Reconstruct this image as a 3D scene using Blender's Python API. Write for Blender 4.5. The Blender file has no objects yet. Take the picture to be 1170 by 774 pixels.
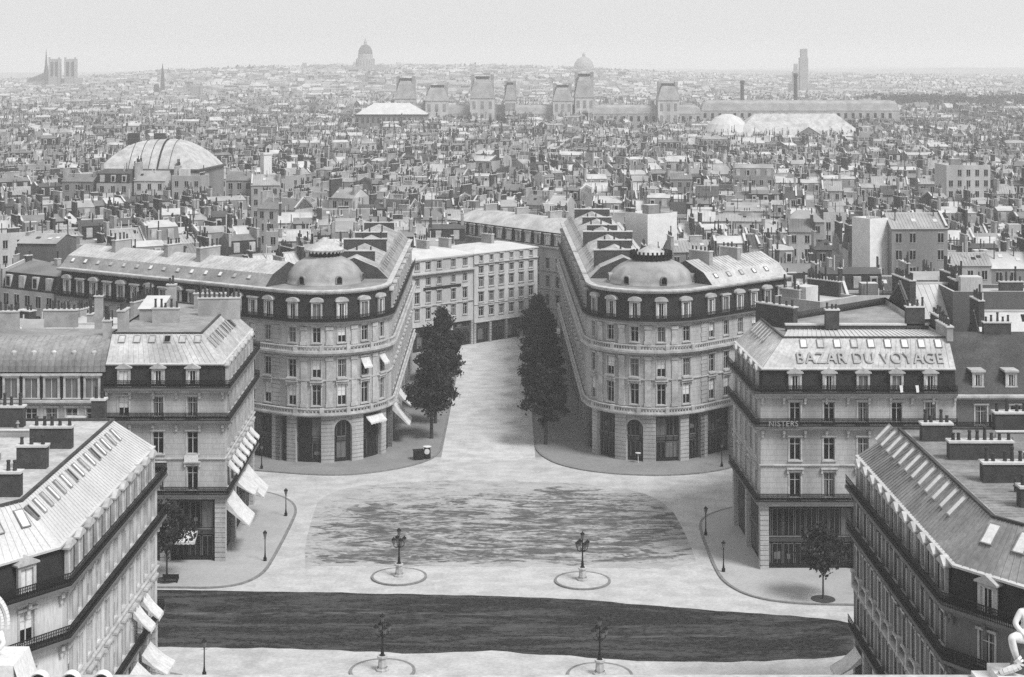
import bpy, math, random
from mathutils import Vector, Matrix
from mathutils.bvhtree import BVHTree
from math import sin, cos, pi, radians, sqrt, atan2, hypot, tan
R = random.Random(7)
SC = bpy.context.scene
COL = SC.collection

# ------------------------------------------------------------------ camera
H, F, W_, YH = 57.0, 1850.0, 1170.0, 76.0
cd = bpy.data.cameras.new('camera'); cam = bpy.data.objects.new('camera', cd); COL.objects.link(cam)
cam.location = (0, 0, H); cam.rotation_euler = (pi / 2, 0, 0)
cd.sensor_width = 36; cd.lens = 36 * F / W_; cd.shift_y = -(387 - YH) / W_
cd.clip_start = 1; cd.clip_end = 30000
SC.camera = cam

# ------------------------------------------------------------------ materials (the place is monochrome)
def mat(name, v, rough=.85, amt=.18, scale=.6, amt2=.12, scale2=6., vert=False, metal=0., stain=0., bump=0., course=0.):
    m = bpy.data.materials.new(name); m.use_nodes = True
    nt = m.node_tree; b = nt.nodes['Principled BSDF']; N = nt.nodes.new; L = nt.links.new
    b.inputs['Roughness'].default_value = rough; b.inputs['Metallic'].default_value = metal
    b.inputs['Specular IOR Level'].default_value = .18
    g = N('ShaderNodeNewGeometry')
    mp = N('ShaderNodeMapping'); L(g.outputs['Position'], mp.inputs['Vector'])
    if vert: mp.inputs['Scale'].default_value = (1, 1, .22)
    n1 = N('ShaderNodeTexNoise'); n1.inputs['Scale'].default_value = scale; n1.inputs['Detail'].default_value = 5
    n2 = N('ShaderNodeTexNoise'); n2.inputs['Scale'].default_value = scale2; n2.inputs['Detail'].default_value = 3
    L(mp.outputs[0], n1.inputs['Vector']); L(mp.outputs[0], n2.inputs['Vector'])
    def mr(src, lo, hi, a=.3, c=.7):
        k = N('ShaderNodeMapRange'); L(src, k.inputs['Value'])
        k.inputs['From Min'].default_value = a; k.inputs['From Max'].default_value = c
        k.inputs['To Min'].default_value = lo; k.inputs['To Max'].default_value = hi
        return k.outputs[0]
    def mul(a, c):
        k = N('ShaderNodeMath'); k.operation = 'MULTIPLY'
        for i, q in enumerate((a, c)):
            if isinstance(q, (int, float)): k.inputs[i].default_value = q
            else: L(q, k.inputs[i])
        return k.outputs[0]
    val = mul(mr(n1.outputs[0], 1 - amt, 1 + amt), mr(n2.outputs[0], 1 - amt2, 1 + amt2))
    if stain:
        n3 = N('ShaderNodeTexNoise'); n3.inputs['Scale'].default_value = scale * .5; n3.inputs['Detail'].default_value = 8
        L(mp.outputs[0], n3.inputs['Vector'])
        val = mul(val, mr(n3.outputs[0], 1, 1 - stain, .52, .62))
    if course:                                                        # joints between the stone courses
        sp = N('ShaderNodeSeparateXYZ'); L(g.outputs['Position'], sp.inputs[0])
        fr = N('ShaderNodeMath'); fr.operation = 'FRACT'; L(mul(sp.outputs[2], 1 / .62), fr.inputs[0])
        val = mul(val, mr(fr.outputs[0], 1 - course, 1., .07, .1))
    val = mul(val, v)
    c = N('ShaderNodeCombineColor')
    for i in range(3): L(val, c.inputs[i])
    L(c.outputs[0], b.inputs['Base Color'])
    if bump:
        bn = N('ShaderNodeBump'); bn.inputs['Strength'].default_value = bump; bn.inputs['Distance'].default_value = .05
        L(n2.outputs[0], bn.inputs['Height']); L(bn.outputs[0], b.inputs['Normal'])
    return m
M = {}
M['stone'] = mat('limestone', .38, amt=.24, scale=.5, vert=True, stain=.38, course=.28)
M['stone2'] = mat('weathered_shade_limestone', .12, amt=.2, scale=.4, vert=True, stain=.2)  # weathered stone, darkened further to put the bottom-right block's shade into its colour
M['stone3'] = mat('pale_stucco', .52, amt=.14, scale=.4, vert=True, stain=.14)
M['trim'] = mat('pale_dressed_stone', .4, amt=.24, scale=1.2, stain=.25)
M['slate'] = mat('slate', .022, rough=.85, amt=.25, scale=.8, scale2=5, amt2=.25)
M['slate2'] = mat('grey_slate', .055, rough=.75, amt=.3, scale=.6, amt2=.3, stain=.3)
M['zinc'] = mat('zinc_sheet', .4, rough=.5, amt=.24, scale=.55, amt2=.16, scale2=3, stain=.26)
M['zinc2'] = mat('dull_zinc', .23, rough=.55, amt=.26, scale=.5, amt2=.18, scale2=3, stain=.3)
M['dome'] = mat('dome_zinc', .27, rough=.55, amt=.28, scale=.5, amt2=.15, stain=.3)
M['letter'] = mat('weathered_letters', .3, amt=.2, scale=1.5)
M['zinc3'] = mat('bright_zinc', .48, rough=.45, amt=.12, scale=.4, stain=.1)
M['iron'] = mat('black_iron', .01, rough=.8, amt=.1)
M['glass'] = mat('window_glass', .008, rough=.12, amt=.3, scale=.3)
M['blind'] = mat('white_blind', .62, amt=.08, scale=1.)
M['curtain'] = mat('grey_curtain', .12, amt=.25, scale=2., vert=True)
M['frame'] = mat('painted_frame', .42, amt=.1)
M['canvas'] = mat('awning_canvas', .52, amt=.14, scale=1.5, stain=.15)
M['brick'] = mat('sooty_brick', .05, amt=.25, scale=1.2, amt2=.2)
M['plaster'] = mat('chimney_plaster', .3, amt=.25, scale=.7, stain=.3)
M['pot'] = mat('clay_pot', .04, amt=.2)
M['shop'] = mat('shop_woodwork', .012, rough=.7, amt=.3, scale=1.)
M['leaf'] = mat('leaves', .022, rough=.7, amt=.45, scale=.9, amt2=.3)
M['bark'] = mat('bark', .045, amt=.3, scale=3, vert=True)
M['marble'] = mat('pale_marble', .58, rough=.5, amt=.06, scale=2)
M['walk'] = mat('asphalt_pavement', .2, amt=.14, scale=.25, amt2=.1, scale2=3, stain=.1)
M['walk2'] = mat('pale_pavement', .33, amt=.1, scale=.25, amt2=.08, scale2=3, stain=.06)
M['kerb'] = mat('granite_kerb', .17, amt=.2, scale=1.5)
M['ground'] = mat('city_ground', .22, amt=.2, scale=.05, amt2=.12, scale2=1.)
M['hill'] = mat('far_hill', .1, amt=.3, scale=.01, amt2=.3, scale2=.05)
for i, v in enumerate((.44, .32, .2, .1)): M['w%d' % i] = mat('house_wall_%s' % 'abcd'[i], v, amt=.2, scale=.3, vert=True, stain=.25)
for i, v in enumerate((.42, .28, .16, .07)): M['r%d' % i] = mat('house_roof_%s' % 'abcd'[i], v, rough=.6, amt=.2, scale=.35, stain=.25)
M['tower'] = mat('far_stone', .26, amt=.15, scale=.1)  # lightened tone: some of the distant haze is put into this colour

def streaky(name, base, dark, kind):
    m = bpy.data.materials.new(name); m.use_nodes = True
    nt = m.node_tree; b = nt.nodes['Principled BSDF']; N = nt.nodes.new; L = nt.links.new
    b.inputs['Roughness'].default_value = .85; b.inputs['Specular IOR Level'].default_value = .2
    g = N('ShaderNodeNewGeometry')
    def noise(sx, sy, det, dist=0., off=0.):
        mp = N('ShaderNodeMapping'); L(g.outputs['Position'], mp.inputs['Vector'])
        mp.inputs['Scale'].default_value = (sx, sy, 1); mp.inputs['Location'].default_value = (off, off, off)
        n = N('ShaderNodeTexNoise'); n.inputs['Scale'].default_value = 1; n.inputs['Detail'].default_value = det
        n.inputs['Distortion'].default_value = dist; L(mp.outputs[0], n.inputs['Vector']); return n.outputs[0]
    def mr(src, a, c, lo, hi):
        k = N('ShaderNodeMapRange'); k.interpolation_type = 'SMOOTHSTEP'; L(src, k.inputs['Value'])
        for nme, q in (('From Min', a), ('From Max', c), ('To Min', lo), ('To Max', hi)): k.inputs[nme].default_value = q
        return k.outputs[0]
    def op(o, a, c=0.):
        k = N('ShaderNodeMath'); k.operation = o
        for i, q in enumerate((a, c)):
            if isinstance(q, (int, float)): k.inputs[i].default_value = q
            else: L(q, k.inputs[i])
        return k.outputs[0]
    sp = N('ShaderNodeSeparateXYZ'); L(g.outputs['Position'], sp.inputs[0])
    if kind == 'square':
        s = noise(.11, .3, 9, 2.2); s2 = noise(.8, 1.9, 7, 1.2, 9.); big = noise(.06, .12, 4, 1.0, 4.)
        zone = mr(op('ADD', sp.outputs[1], op('MULTIPLY', op('SUBTRACT', big, .5), 34.)), 206, 221, -.015, .14)   # the watered part is nearer the boulevard
        k = op('ADD', op('MULTIPLY', s, .62), op('MULTIPLY', s2, .38))
        ax = op('ADD', op('ABSOLUTE', sp.outputs[0]), op('MULTIPLY', op('SUBTRACT', noise(.12, .16, 5, .8, 3.), .5), 26.))
        lo = mr(op('ADD', sp.outputs[1], op('MULTIPLY', op('SUBTRACT', noise(.15, .1, 4, .5, 6.), .5), 6.)), 184.5, 187., .2, 0.)
        edge_ = op('ADD', mr(ax, 17., 28., -.02, .13), lo)
        mask = op('MULTIPLY', mr(op('SUBTRACT', k, op('ADD', zone, edge_)), .46, .55, 0., 1.), mr(noise(.5, 1.1, 6, .5, 7.), .3, .55, .5, 1.))
        mask = op('MAXIMUM', mask, op('MULTIPLY', mr(op('SUBTRACT', noise(.22, .5, 8, 1.2, 12.), op('ADD', op('MULTIPLY', zone, .7), edge_)), .42, .56, 0., 1.), mr(noise(1.1, 2.2, 6, .6, 2.), .4, .66, .05, .55)))
    elif kind == 'boulevard':
        s = noise(.07, .3, 9, 1.6); s2 = noise(1.1, 2.4, 7, 1., 5.)
        k = op('ADD', op('MULTIPLY', s, .65), op('MULTIPLY', s2, .35))
        def track(y0, x0, x1):
            yy = op('ADD', sp.outputs[1], op('MULTIPLY', op('SUBTRACT', noise(.05, .02, 3, 0., 3.), .5), 3.))
            line = mr(op('ABSOLUTE', op('SUBTRACT', yy, y0)), .12, .5, 1., 0.)
            return op('MULTIPLY', op('MULTIPLY', line, mr(noise(.4, 1., 5, .4, y0), .42, .6, 0., .75)), op('MULTIPLY', mr(sp.outputs[0], x0 - 4, x0, 0., 1.), mr(sp.outputs[0], x1, x1 + 6, 1., 0.)))
        dry = op('MAXIMUM', op('MAXIMUM', track(168.6, -34., -2.), track(162.2, 4., 22.)), op('MULTIPLY', track(165.3, -30., 30.), .45))
        mask = op('MULTIPLY', mr(k, .46, .6, 1., .6), mr(noise(2.2, 3.2, 6, .8, 8.), .35, .7, 1.05, .8))
        mask = op('MULTIPLY', mask, op('SUBTRACT', 1., dry))
    else:
        s = noise(.25, .05, 5, .4); s2 = noise(.8, .25, 4, .3, 3.)
        k = op('ADD', op('MULTIPLY', s, .6), op('MULTIPLY', s2, .4))
        mask = mr(k, .5, .66, 0., .5)
    f1 = noise(.35, .5, 6, .2, 2.); f2 = noise(2.6, 3.2, 3, 0., 1.)
    mot = op('MULTIPLY', mr(f1, .3, .7, .86, 1.12), mr(f2, .3, .7, .9, 1.1))
    v = op('ADD', op('MULTIPLY', mask, dark - base), base)
    v = op('MULTIPLY', v, mot)
    c = N('ShaderNodeCombineColor')
    for i in range(3): L(v, c.inputs[i])
    L(c.outputs[0], b.inputs['Base Color'])
    return m
M['square'] = streaky('sandy_square', .325, .075, 'square')
M['boulevard'] = streaky('watered_macadam', .1, .008, 'boulevard')
M['avenue'] = streaky('dusty_macadam', .44, .32, 'avenue')
M['strip'] = streaky('pale_crossing', .39, .3, 'avenue')

# ------------------------------------------------------------------ mesh helpers
class MB:
    def __init__(s): s.v, s.f, s.m = [], [], []
    def poly(s, pts, mi=0):
        n = len(s.v); s.v += [tuple(p) for p in pts]; s.f.append(tuple(range(n, n + len(pts)))); s.m.append(mi)
    def box(s, x0, x1, y0, y1, z0, z1, mi=0, T=None, top=None, nobot=True):
        P = [(x0, y0, z0), (x1, y0, z0), (x1, y1, z0), (x0, y1, z0), (x0, y0, z1), (x1, y0, z1), (x1, y1, z1), (x0, y1, z1)]
        if T: P = [T(*p) for p in P]
        n = len(s.v); s.v += P
        fs = [(0, 1, 5, 4), (1, 2, 6, 5), (2, 3, 7, 6), (3, 0, 4, 7), (4, 5, 6, 7)] + ([] if nobot else [(3, 2, 1, 0)])
        for i, f in enumerate(fs):
            s.f.append(tuple(n + k for k in f)); s.m.append(top if (top is not None and i == 4) else mi)
    def prism(s, pts, z0, z1, mi=0, cap=True, top=None):
        n = len(s.v); k = len(pts)
        s.v += [(p[0], p[1], z0) for p in pts] + [(p[0], p[1], z1) for p in pts]
        for i in range(k):
            j = (i + 1) % k; s.f.append((n + i, n + j, n + k + j, n + k + i)); s.m.append(mi)
        if cap: s.f.append(tuple(range(n + k, n + 2 * k))); s.m.append(mi if top is None else top)
    def sweep(s, path, prof, closed=False, mi=0, ends=False, party=()):
        rings = [[(q[0], q[1], z) for q in offset(path, o, closed, party)] for o, z in prof]
        n = len(s.v); k = len(path)
        for r in rings: s.v += r
        for a in range(len(prof) - 1):
            for i in range(k if closed else k - 1):
                j = (i + 1) % k
                s.f.append((n + a * k + i, n + a * k + j, n + (a + 1) * k + j, n + (a + 1) * k + i)); s.m.append(mi)
        if ends and not closed:
            s.f.append(tuple(n + a * k for a in range(len(prof)))); s.m.append(mi)
            s.f.append(tuple(n + a * k + k - 1 for a in reversed(range(len(prof))))); s.m.append(mi)
        return rings
    def lathe(s, cx, cy, prof, n=24, mi=0):
        b = len(s.v)
        for r, z in prof: s.v += [(cx + r * cos(2 * pi * i / n), cy + r * sin(2 * pi * i / n), z) for i in range(n)]
        for a in range(len(prof) - 1):
            for i in range(n):
                j = (i + 1) % n; s.f.append((b + a * n + i, b + a * n + j, b + a * n + n + j, b + a * n + n + i)); s.m.append(mi)
    def tube(s, p, q, r0, r1, n=6, mi=0):
        p, q = Vector(p), Vector(q); d = (q - p).normalized()
        u = d.orthogonal().normalized(); w = d.cross(u); b = len(s.v)
        for c, r in ((p, r0), (q, r1)):
            for i in range(n):
                t = 2 * pi * i / n; s.v.append(tuple(c + u * (r * cos(t)) + w * (r * sin(t))))
        for i in range(n):
            j = (i + 1) % n; s.f.append((b + i, b + j, b + n + j, b + n + i)); s.m.append(mi)
        s.f.append(tuple(range(b + n, b + 2 * n))); s.m.append(mi)
    def ribs(s, a, b, c, d, step, w=.05, h=.05, mi=0):
        """raised seams on the quad a-b (low edge), d-c (high edge)"""
        a, b, c, d = map(Vector, (a, b, c, d)); n = max(1, int((b - a).length / step))
        nn = (b - a).cross(d - a).normalized()
        if nn.z < 0: nn = -nn
        e = (b - a).normalized() * w / 2
        for i in range(1, n):
            t = i / n; p = a.lerp(b, t); q = d.lerp(c, t)
            P = [p - e, p + e, q + e, q - e]; Q = [x + nn * h for x in P]
            s.poly(Q, mi); s.poly([P[0], Q[0], Q[3], P[3]], mi); s.poly([P[1], P[2], Q[2], Q[1]], mi)
    def mesh(s, name, mats, off=(0, 0, 0), smooth=False):
        me = bpy.data.meshes.new(name)
        ox, oy, oz = off
        v = [(x - ox, y - oy, z - oz) for x, y, z in s.v] if (ox or oy or oz) else s.v
        me.from_pydata(v, [], s.f)
        for m in (mats if isinstance(mats, (list, tuple)) else [mats]): me.materials.append(M[m])
        if isinstance(mats, (list, tuple)) and len(mats) > 1: me.polygons.foreach_set('material_index', s.m)
        if smooth: me.polygons.foreach_set('use_smooth', [True] * len(me.polygons))
        me.update(); return me
    def build(s, name, mats, parent=None, off=None, smooth=False):
        """link as ONE object; vertices are in world coordinates, the object sits at its parent's origin"""
        if not s.v: return None
        o = bpy.data.objects.new(name, s.mesh(name, mats, off if off is not None else ORG.get(parent.name, (0, 0, 0)) if parent else (0, 0, 0), smooth))
        COL.objects.link(o)
        if parent: o.parent = parent; ORG[o.name] = ORG.get(parent.name, (0, 0, 0))
        elif off is not None: o.location = off; ORG[o.name] = tuple(off)
        return o
ORG = {}
def offset(path, o, closed, party=()):
    """mitred parallel of a 2D path; edges listed in party stay where they are"""
    k = len(path); out = []
    def edge(i):
        p, q = path[i % k], path[(i + 1) % k]; dx, dy = q[0] - p[0], q[1] - p[1]; l = hypot(dx, dy) or 1
        n = (dy / l, -dx / l); e = 0. if (i % k) in party else o
        return n, n[0] * p[0] + n[1] * p[1] + e
    for i in range(k):
        p = path[i]; es = []
        if i or closed: es.append(edge(i - 1 if i else k - 1))
        if i < k - 1 or closed: es.append(edge(i))
        if len(es) == 2:
            (n, c), (m, d) = es; det = n[0] * m[1] - n[1] * m[0]
            if abs(det) > .02: out.append(((c * m[1] - n[1] * d) / det, (n[0] * d - c * m[0]) / det)); continue
        n, c = es[-1]; t = c - (n[0] * p[0] + n[1] * p[1]); out.append((p[0] + n[0] * t, p[1] + n[1] * t))
    return out
def link(name, me, parent, loc=(0, 0, 0), rot=(0, 0, 0)):
    o = bpy.data.objects.new(name, me); COL.objects.link(o)
    if parent: o.parent = parent
    o.location = loc; o.rotation_euler = rot
    return o
def tag(o, label=None, cat=None, group=None, kind=None):
    if label: o['label'] = label
    if cat: o['category'] = cat
    if group: o['group'] = group
    if kind: o['kind'] = kind
    return o
def thing(name, loc, label, cat, group=None):
    o = bpy.data.objects.new(name, None); COL.objects.link(o); o.location = loc; o.empty_display_size = .5
    ORG[o.name] = tuple(loc); return tag(o, label, cat, group)
def struct(name, mb, mats, label=None, cat=None):
    o = mb.build(name, mats); o['kind'] = 'structure'; return tag(o, label, cat)

# ------------------------------------------------------------------ windows, dormers, skylights (shared meshes)
CACHE = {}
def window_mesh(w, h, style):
    k = ('win', round(w, 2), round(h, 2), style)
    if k not in CACHE:
        f = MB(); t = .07; y0, y1 = .16, .27
        f.box(-w / 2, -w / 2 + t, y0, y1, 0, h); f.box(w / 2 - t, w / 2, y0, y1, 0, h)
        f.box(-w / 2 + t, w / 2 - t, y0, y1, h - t, h, nobot=False); f.box(-w / 2 + t, w / 2 - t, y0, y1, 0, t)
        f.box(-.045, .045, y0 + .02, y1 - .02, t, h - t)
        f.box(-w / 2 + t, w / 2 - t, y0 + .025, y1 - .025, h * .7, h * .7 + .06, nobot=False)
        if style == 'shut':
            for s in (-1, 1):
                x0, x1 = sorted((s * (w / 2 + .03), s * (w / 2 + .5))); f.box(x0, x1, -.07, -.02, .03, h - .03)
        f.box(-w / 2 - .2, w / 2 + .2, -.16, .02, -.16, -.005, 1, nobot=False); f.box(-w / 2 - .24, w / 2 + .24, -.2, .02, h + .12, h + .3, 1, nobot=False)
        for s in (-1, 1): f.box(*sorted((s * (w / 2 + .005), s * (w / 2 + .17))), -.06, .02, 0, h + .12, 1)
        if h > 2.6:                                                   # a hood on consoles over the tall windows
            f.box(-w / 2 - .34, w / 2 + .34, -.36, .02, h + .42, h + .6, 1, nobot=False)
            for s in (-1, 1): f.box(*sorted((s * (w / 2 + .12), s * (w / 2 + .3))), -.26, .02, h - .05, h + .42, 1, nobot=False)
        p = MB(); y = .22
        if style == 'blind': p.poly([(-w / 2, y, 0), (w / 2, y, 0), (w / 2, y, h), (-w / 2, y, h)], 1)
        elif style == 'half':
            z = h * .45
            p.poly([(-w / 2, y, 0), (w / 2, y, 0), (w / 2, y, z), (-w / 2, y, z)], 0)
            p.poly([(-w / 2, y - .012, z), (w / 2, y - .012, z), (w / 2, y - .012, h), (-w / 2, y - .012, h)], 1)
        elif style == 'curtain':
            p.poly([(-w * .17, y, 0), (w * .17, y, 0), (w * .17, y, h), (-w * .17, y, h)], 0)
            for s in (-1, 1):
                a, c = sorted((s * w * .17, s * w / 2)); p.poly([(a, y, 0), (c, y, 0), (c, y, h), (a, y, h)], 2)
        else: p.poly([(-w / 2, y, 0), (w / 2, y, 0), (w / 2, y, h), (-w / 2, y, h)], 0)
        CACHE[k] = (f.mesh('window', ['frame', 'trim']), p.mesh('pane', ['glass', 'blind', 'curtain']))
    return CACHE[k]
def put_window(par, x, y, z, ang, w, h, style='plain', name='window'):
    f, p = window_mesh(w, h, style); o = ORG[par.name]
    a = link(name, f, par, (x - o[0], y - o[1], z - o[2]), (0, 0, ang)); link('pane', p, a); return a
def dormer_mesh(w, h, top, style):
    k = ('dor', w, h, top, style)
    if k not in CACHE:
        f = MB(); t = .24; hw = w / 2; D = 1.7
        for s in (-1, 1):
            x0, x1 = sorted((s * hw, s * (hw - t))); f.box(x0, x1, -.12, .12, 0, h, 0)
            f.box(*sorted((s * hw * .98, s * (hw - .08))), .12, D, 0, h, 1)
        f.box(-hw + t, hw - t, -.12, .12, h - .28, h, 0, nobot=False); f.box(-hw - .08, hw + .08, -.2, .12, -.14, 0, 0)
        e = hw + .18
        if top == 'tri':
            A = [(-e, h), (e, h), (e, h + .12), (0, h + .62), (-e, h + .12)]
        elif top == 'arc':
            A = [(-e, h), (e, h)] + [(e * cos(t_), h + .12 + .5 * sin(t_)) for t_ in [pi * i / 8 for i in range(9)]]
        else: A = [(-e, h), (e, h), (e, h + .22), (-e, h + .22)]
        n = len(A)
        f.poly([(x, -.3, z) for x, z in A], 0)
        for i in range(n):
            (x, z), (X, Z) = A[i], A[(i + 1) % n]; f.poly([(x, -.3, z), (X, -.3, Z), (X, D, Z), (x, D, z)], 0 if i == 0 else 2)
        p = MB(); w2 = hw - t; y = .06
        p.poly([(-w2, y, 0), (w2, y, 0), (w2, y, h - .28), (-w2, y, h - .28)], {'blind': 1, 'plain': 0, 'curtain': 2}[style])
        q = (0, 1)[style != 'blind']
        p.box(-.04, .04, y - .05, y - .01, 0, h - .28, 3)
        if style == 'plain':
            for s in (-1, 1): p.poly([(s * w2 * .55, y - .01, 0), (s * w2, y - .01, 0), (s * w2, y - .01, h - .28), (s * w2 * .55, y - .01, h - .28)], 1)
        CACHE[k] = (f.mesh('dormer', ['trim', 'slate', 'zinc']), p.mesh('pane', ['glass', 'blind', 'curtain', 'frame']))
    return CACHE[k]
def put_dormer(par, x, y, z, ang, w=1.5, h=2.1, top='tri', style='plain'):
    f, p = dormer_mesh(w, h, top, style); o = ORG[par.name]
    a = link('dormer', f, par, (x - o[0], y - o[1], z - o[2]), (0, 0, ang)); link('pane', p, a)
def skylight_mesh(w, l, kind):
    k = ('sky', w, l, kind)
    if k not in CACHE:
        f = MB(); h = .16
        for x0, x1, y0, y1 in ((-w / 2, -w / 2 + .08, 0, l), (w / 2 - .08, w / 2, 0, l), (-w / 2 + .08, w / 2 - .08, 0, .08), (-w / 2 + .08, w / 2 - .08, l - .08, l)): f.box(x0, x1, y0, y1, -.05, h)
        p = MB(); p.poly([(-w / 2, 0, h - .04), (w / 2, 0, h - .04), (w / 2, l, h - .04), (-w / 2, l, h - .04)], kind)
        CACHE[k] = (f.mesh('skylight', 'zinc2'), p.mesh('pane', ['blind', 'zinc', 'glass']))
    return CACHE[k]
def put_skylight(par, x, y, z, ang, tilt, w=.9, l=1.1, kind=0):
    f, p = skylight_mesh(w, l, kind); o = ORG[par.name]
    a = link('skylight', f, par, (x - o[0], y - o[1], z - o[2]), (tilt, 0, ang)); link('pane', p, a)
def awning_mesh(w, d, h, val=.3):
    k = ('awn', w, d, h)
    if k not in CACHE:
        b = MB(); x = w / 2; K = 6; NS = max(3, int(w / .5)); sag = .09 * d
        f = lambda i: (-d * i / K, -h * i / K - sag * sin(pi * i / K))
        for j in range(NS):
            x0, x1 = -x + w * j / NS, -x + w * (j + 1) / NS; xm = (x0 + x1) / 2
            for i in range(K):
                (y0, z0), (y1, z1) = f(i), f(i + 1); dp = .035
                for xa, xb, da, db in ((x0, xm, 0, dp), (xm, x1, dp, 0)): b.poly([(xa, y0, z0 - da), (xb, y0, z0 - db), (xb, y1, z1 - db), (xa, y1, z1 - da)])
            y, z = f(K); b.poly([(x0, y, z), (x1, y, z), (x1, y - .02, z - val * .7), (xm, y - .02, z - val), (x0, y - .02, z - val * .7)])
        for s in (-1, 1): b.poly([(s * x, *f(0)), (s * x, *f(K // 2)), (s * x, *f(K)), (s * x, -d * .92, -h * 1.02), (s * x, -.02, -h * .35)])
        for s in (-1, 1): b.tube((s * (x - .02), 0, -h * .75), (s * (x - .02), -d, -h - .06), .02, .02, 4, 1)
        CACHE[k] = b.mesh('awning', ['canvas', 'iron'])
    return CACHE[k]
def put_awning(par, x, y, z, ang, w, d, h):
    o = ORG[par.name]; return link('awning', awning_mesh(w, d, h), par, (x - o[0], y - o[1], z - o[2]), (0, 0, ang))
def put_chimney(par, x, y, z0, z1, lx, ly, ang=0, pots=6, mats='brick', capm='zinc3'):
    """slab chimney with a pale cap and its pots"""
    o = ORG[par.name]; b = MB()
    b.box(-lx / 2, lx / 2, -ly / 2, ly / 2, z0 - z1, -.16, 0)
    b.box(-lx / 2 - .09, lx / 2 + .09, -ly / 2 - .09, ly / 2 + .09, -.16, 0, 1, nobot=False)
    c = bpy.data.objects.new('chimney', b.mesh('chimney', [mats, capm])); COL.objects.link(c); c.parent = par
    c.location = (x - o[0], y - o[1], z1 - o[2]); c.rotation_euler = (0, 0, ang)
    for i in range(pots):
        hh = R.choice((0, 1, 2))
        if ('pot', hh) not in CACHE:
            p = MB(); q = (.55, .75, 1.05)[hh]; p.lathe(0, 0, [(.16, 0), (.12, q * .8), (.16, q * .85), (.15, q), (.02, q)], 8); CACHE['pot', hh] = p.mesh('chimney_pot', 'pot')
        u = (i + .5 + R.uniform(-.2, .2)) / pots - .5
        link('chimney_pot', CACHE['pot', hh], c, (u * lx if lx > ly else 0, 0 if lx > ly else u * ly, 0))
def railing(mb, path, z, h=.95, step=.14, closed=False):
    mb.sweep(path, [(.03, z + h - .06), (.03, z + h), (-.03, z + h), (-.03, z + h - .06)], closed)
    mb.sweep(path, [(.02, z + .06), (.02, z + .1), (-.02, z + .1)], closed)
    mb.sweep(path, [(.02, z + h * .72), (.02, z + h * .76), (-.02, z + h * .76)], closed)
    k = len(path)
    for i in range(k - 1):
        (x0, y0), (x1, y1) = path[i], path[i + 1]; l = hypot(x1 - x0, y1 - y0); n = max(1, int(l / step)); dx, dy = (x1 - x0) / l, (y1 - y0) / l
        for j in range(n):
            t = (j + .5) * l / n; x, y = x0 + dx * t, y0 + dy * t; e = .046
            mb.poly([(x - dx * e, y - dy * e, z), (x + dx * e, y + dy * e, z), (x + dx * e, y + dy * e, z + h), (x - dx * e, y - dy * e, z + h)])
            if j % 2 == 0:
                e2 = .12; mb.poly([(x - dx * e2, y - dy * e2, z + .3), (x + dx * e2, y + dy * e2, z + .25), (x + dx * e2, y + dy * e2, z + .5), (x - dx * e2, y - dy * e2, z + .55)])

def wall_holes(mb, p0, p1, z0, z1, holes, depth=.28, mi=0):
    L_ = hypot(p1[0] - p0[0], p1[1] - p0[1]); dx, dy = (p1[0] - p0[0]) / L_, (p1[1] - p0[1]) / L_; ix, iy = -dy, dx
    P = lambda u, z, q=0.: (p0[0] + dx * u + ix * q, p0[1] + dy * u + iy * q, z)
    us = sorted({0, L_, *[round(h[0], 3) for h in holes], *[round(h[1], 3) for h in holes]}); zs = sorted({z0, z1, *[round(h[2], 3) for h in holes], *[round(h[3], 3) for h in holes]})
    for zi in range(len(zs) - 1):
        zm = (zs[zi] + zs[zi + 1]) / 2; run = None
        for ui in range(len(us) - 1):
            um = (us[ui] + us[ui + 1]) / 2
            inside = any(h[0] < um < h[1] and h[2] < zm < h[3] for h in holes)
            if not inside and run is None: run = us[ui]
            if inside and run is not None: mb.poly([P(run, zs[zi]), P(us[ui], zs[zi]), P(us[ui], zs[zi + 1]), P(run, zs[zi + 1])], mi); run = None
        if run is not None: mb.poly([P(run, zs[zi]), P(L_, zs[zi]), P(L_, zs[zi + 1]), P(run, zs[zi + 1])], mi)
    for a, b, c, d in holes:
        for q in ([P(a, c), P(a, c, depth), P(a, d, depth), P(a, d)], [P(b, c), P(b, d), P(b, d, depth), P(b, c, depth)], [P(a, d), P(a, d, depth), P(b, d, depth), P(b, d)], [P(a, c), P(b, c), P(b, c, depth), P(a, c, depth)]): mb.poly(q, mi)

def ew(p0, p1):
    L_ = hypot(p1[0] - p0[0], p1[1] - p0[1]); return L_, atan2(p1[1] - p0[1], p1[0] - p0[0])

def walls(root, poly, bays, storeys, z0, z1, mats, styles, trim=True):
    """bays: {edge index: [u positions]}; storeys: (sill z, width, height)"""
    wb = MB(); n = len(poly)
    for i in range(n):
        p0, p1 = poly[i], poly[(i + 1) % n]; us = bays.get(i, [])
        hs = [(u - w / 2, u + w / 2, z, z + h) for u in us for z, w, h in storeys]
        wall_holes(wb, p0, p1, z0, z1, hs)
        L_, a = ew(p0, p1); dx, dy = cos(a), sin(a)
        for u in us:
            for z, w, h in storeys:
                x, y = p0[0] + dx * u, p0[1] + dy * u
                put_window(root, x, y, z, a, w, h, styles())
    wall = wb.build('wall', mats, root)
    return wall

def even(L_, n, m=0.): return [m + (L_ - 2 * m) * (i + .5) / n for i in range(n)]
def pick(*a): return lambda: R.choice(a)

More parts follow.
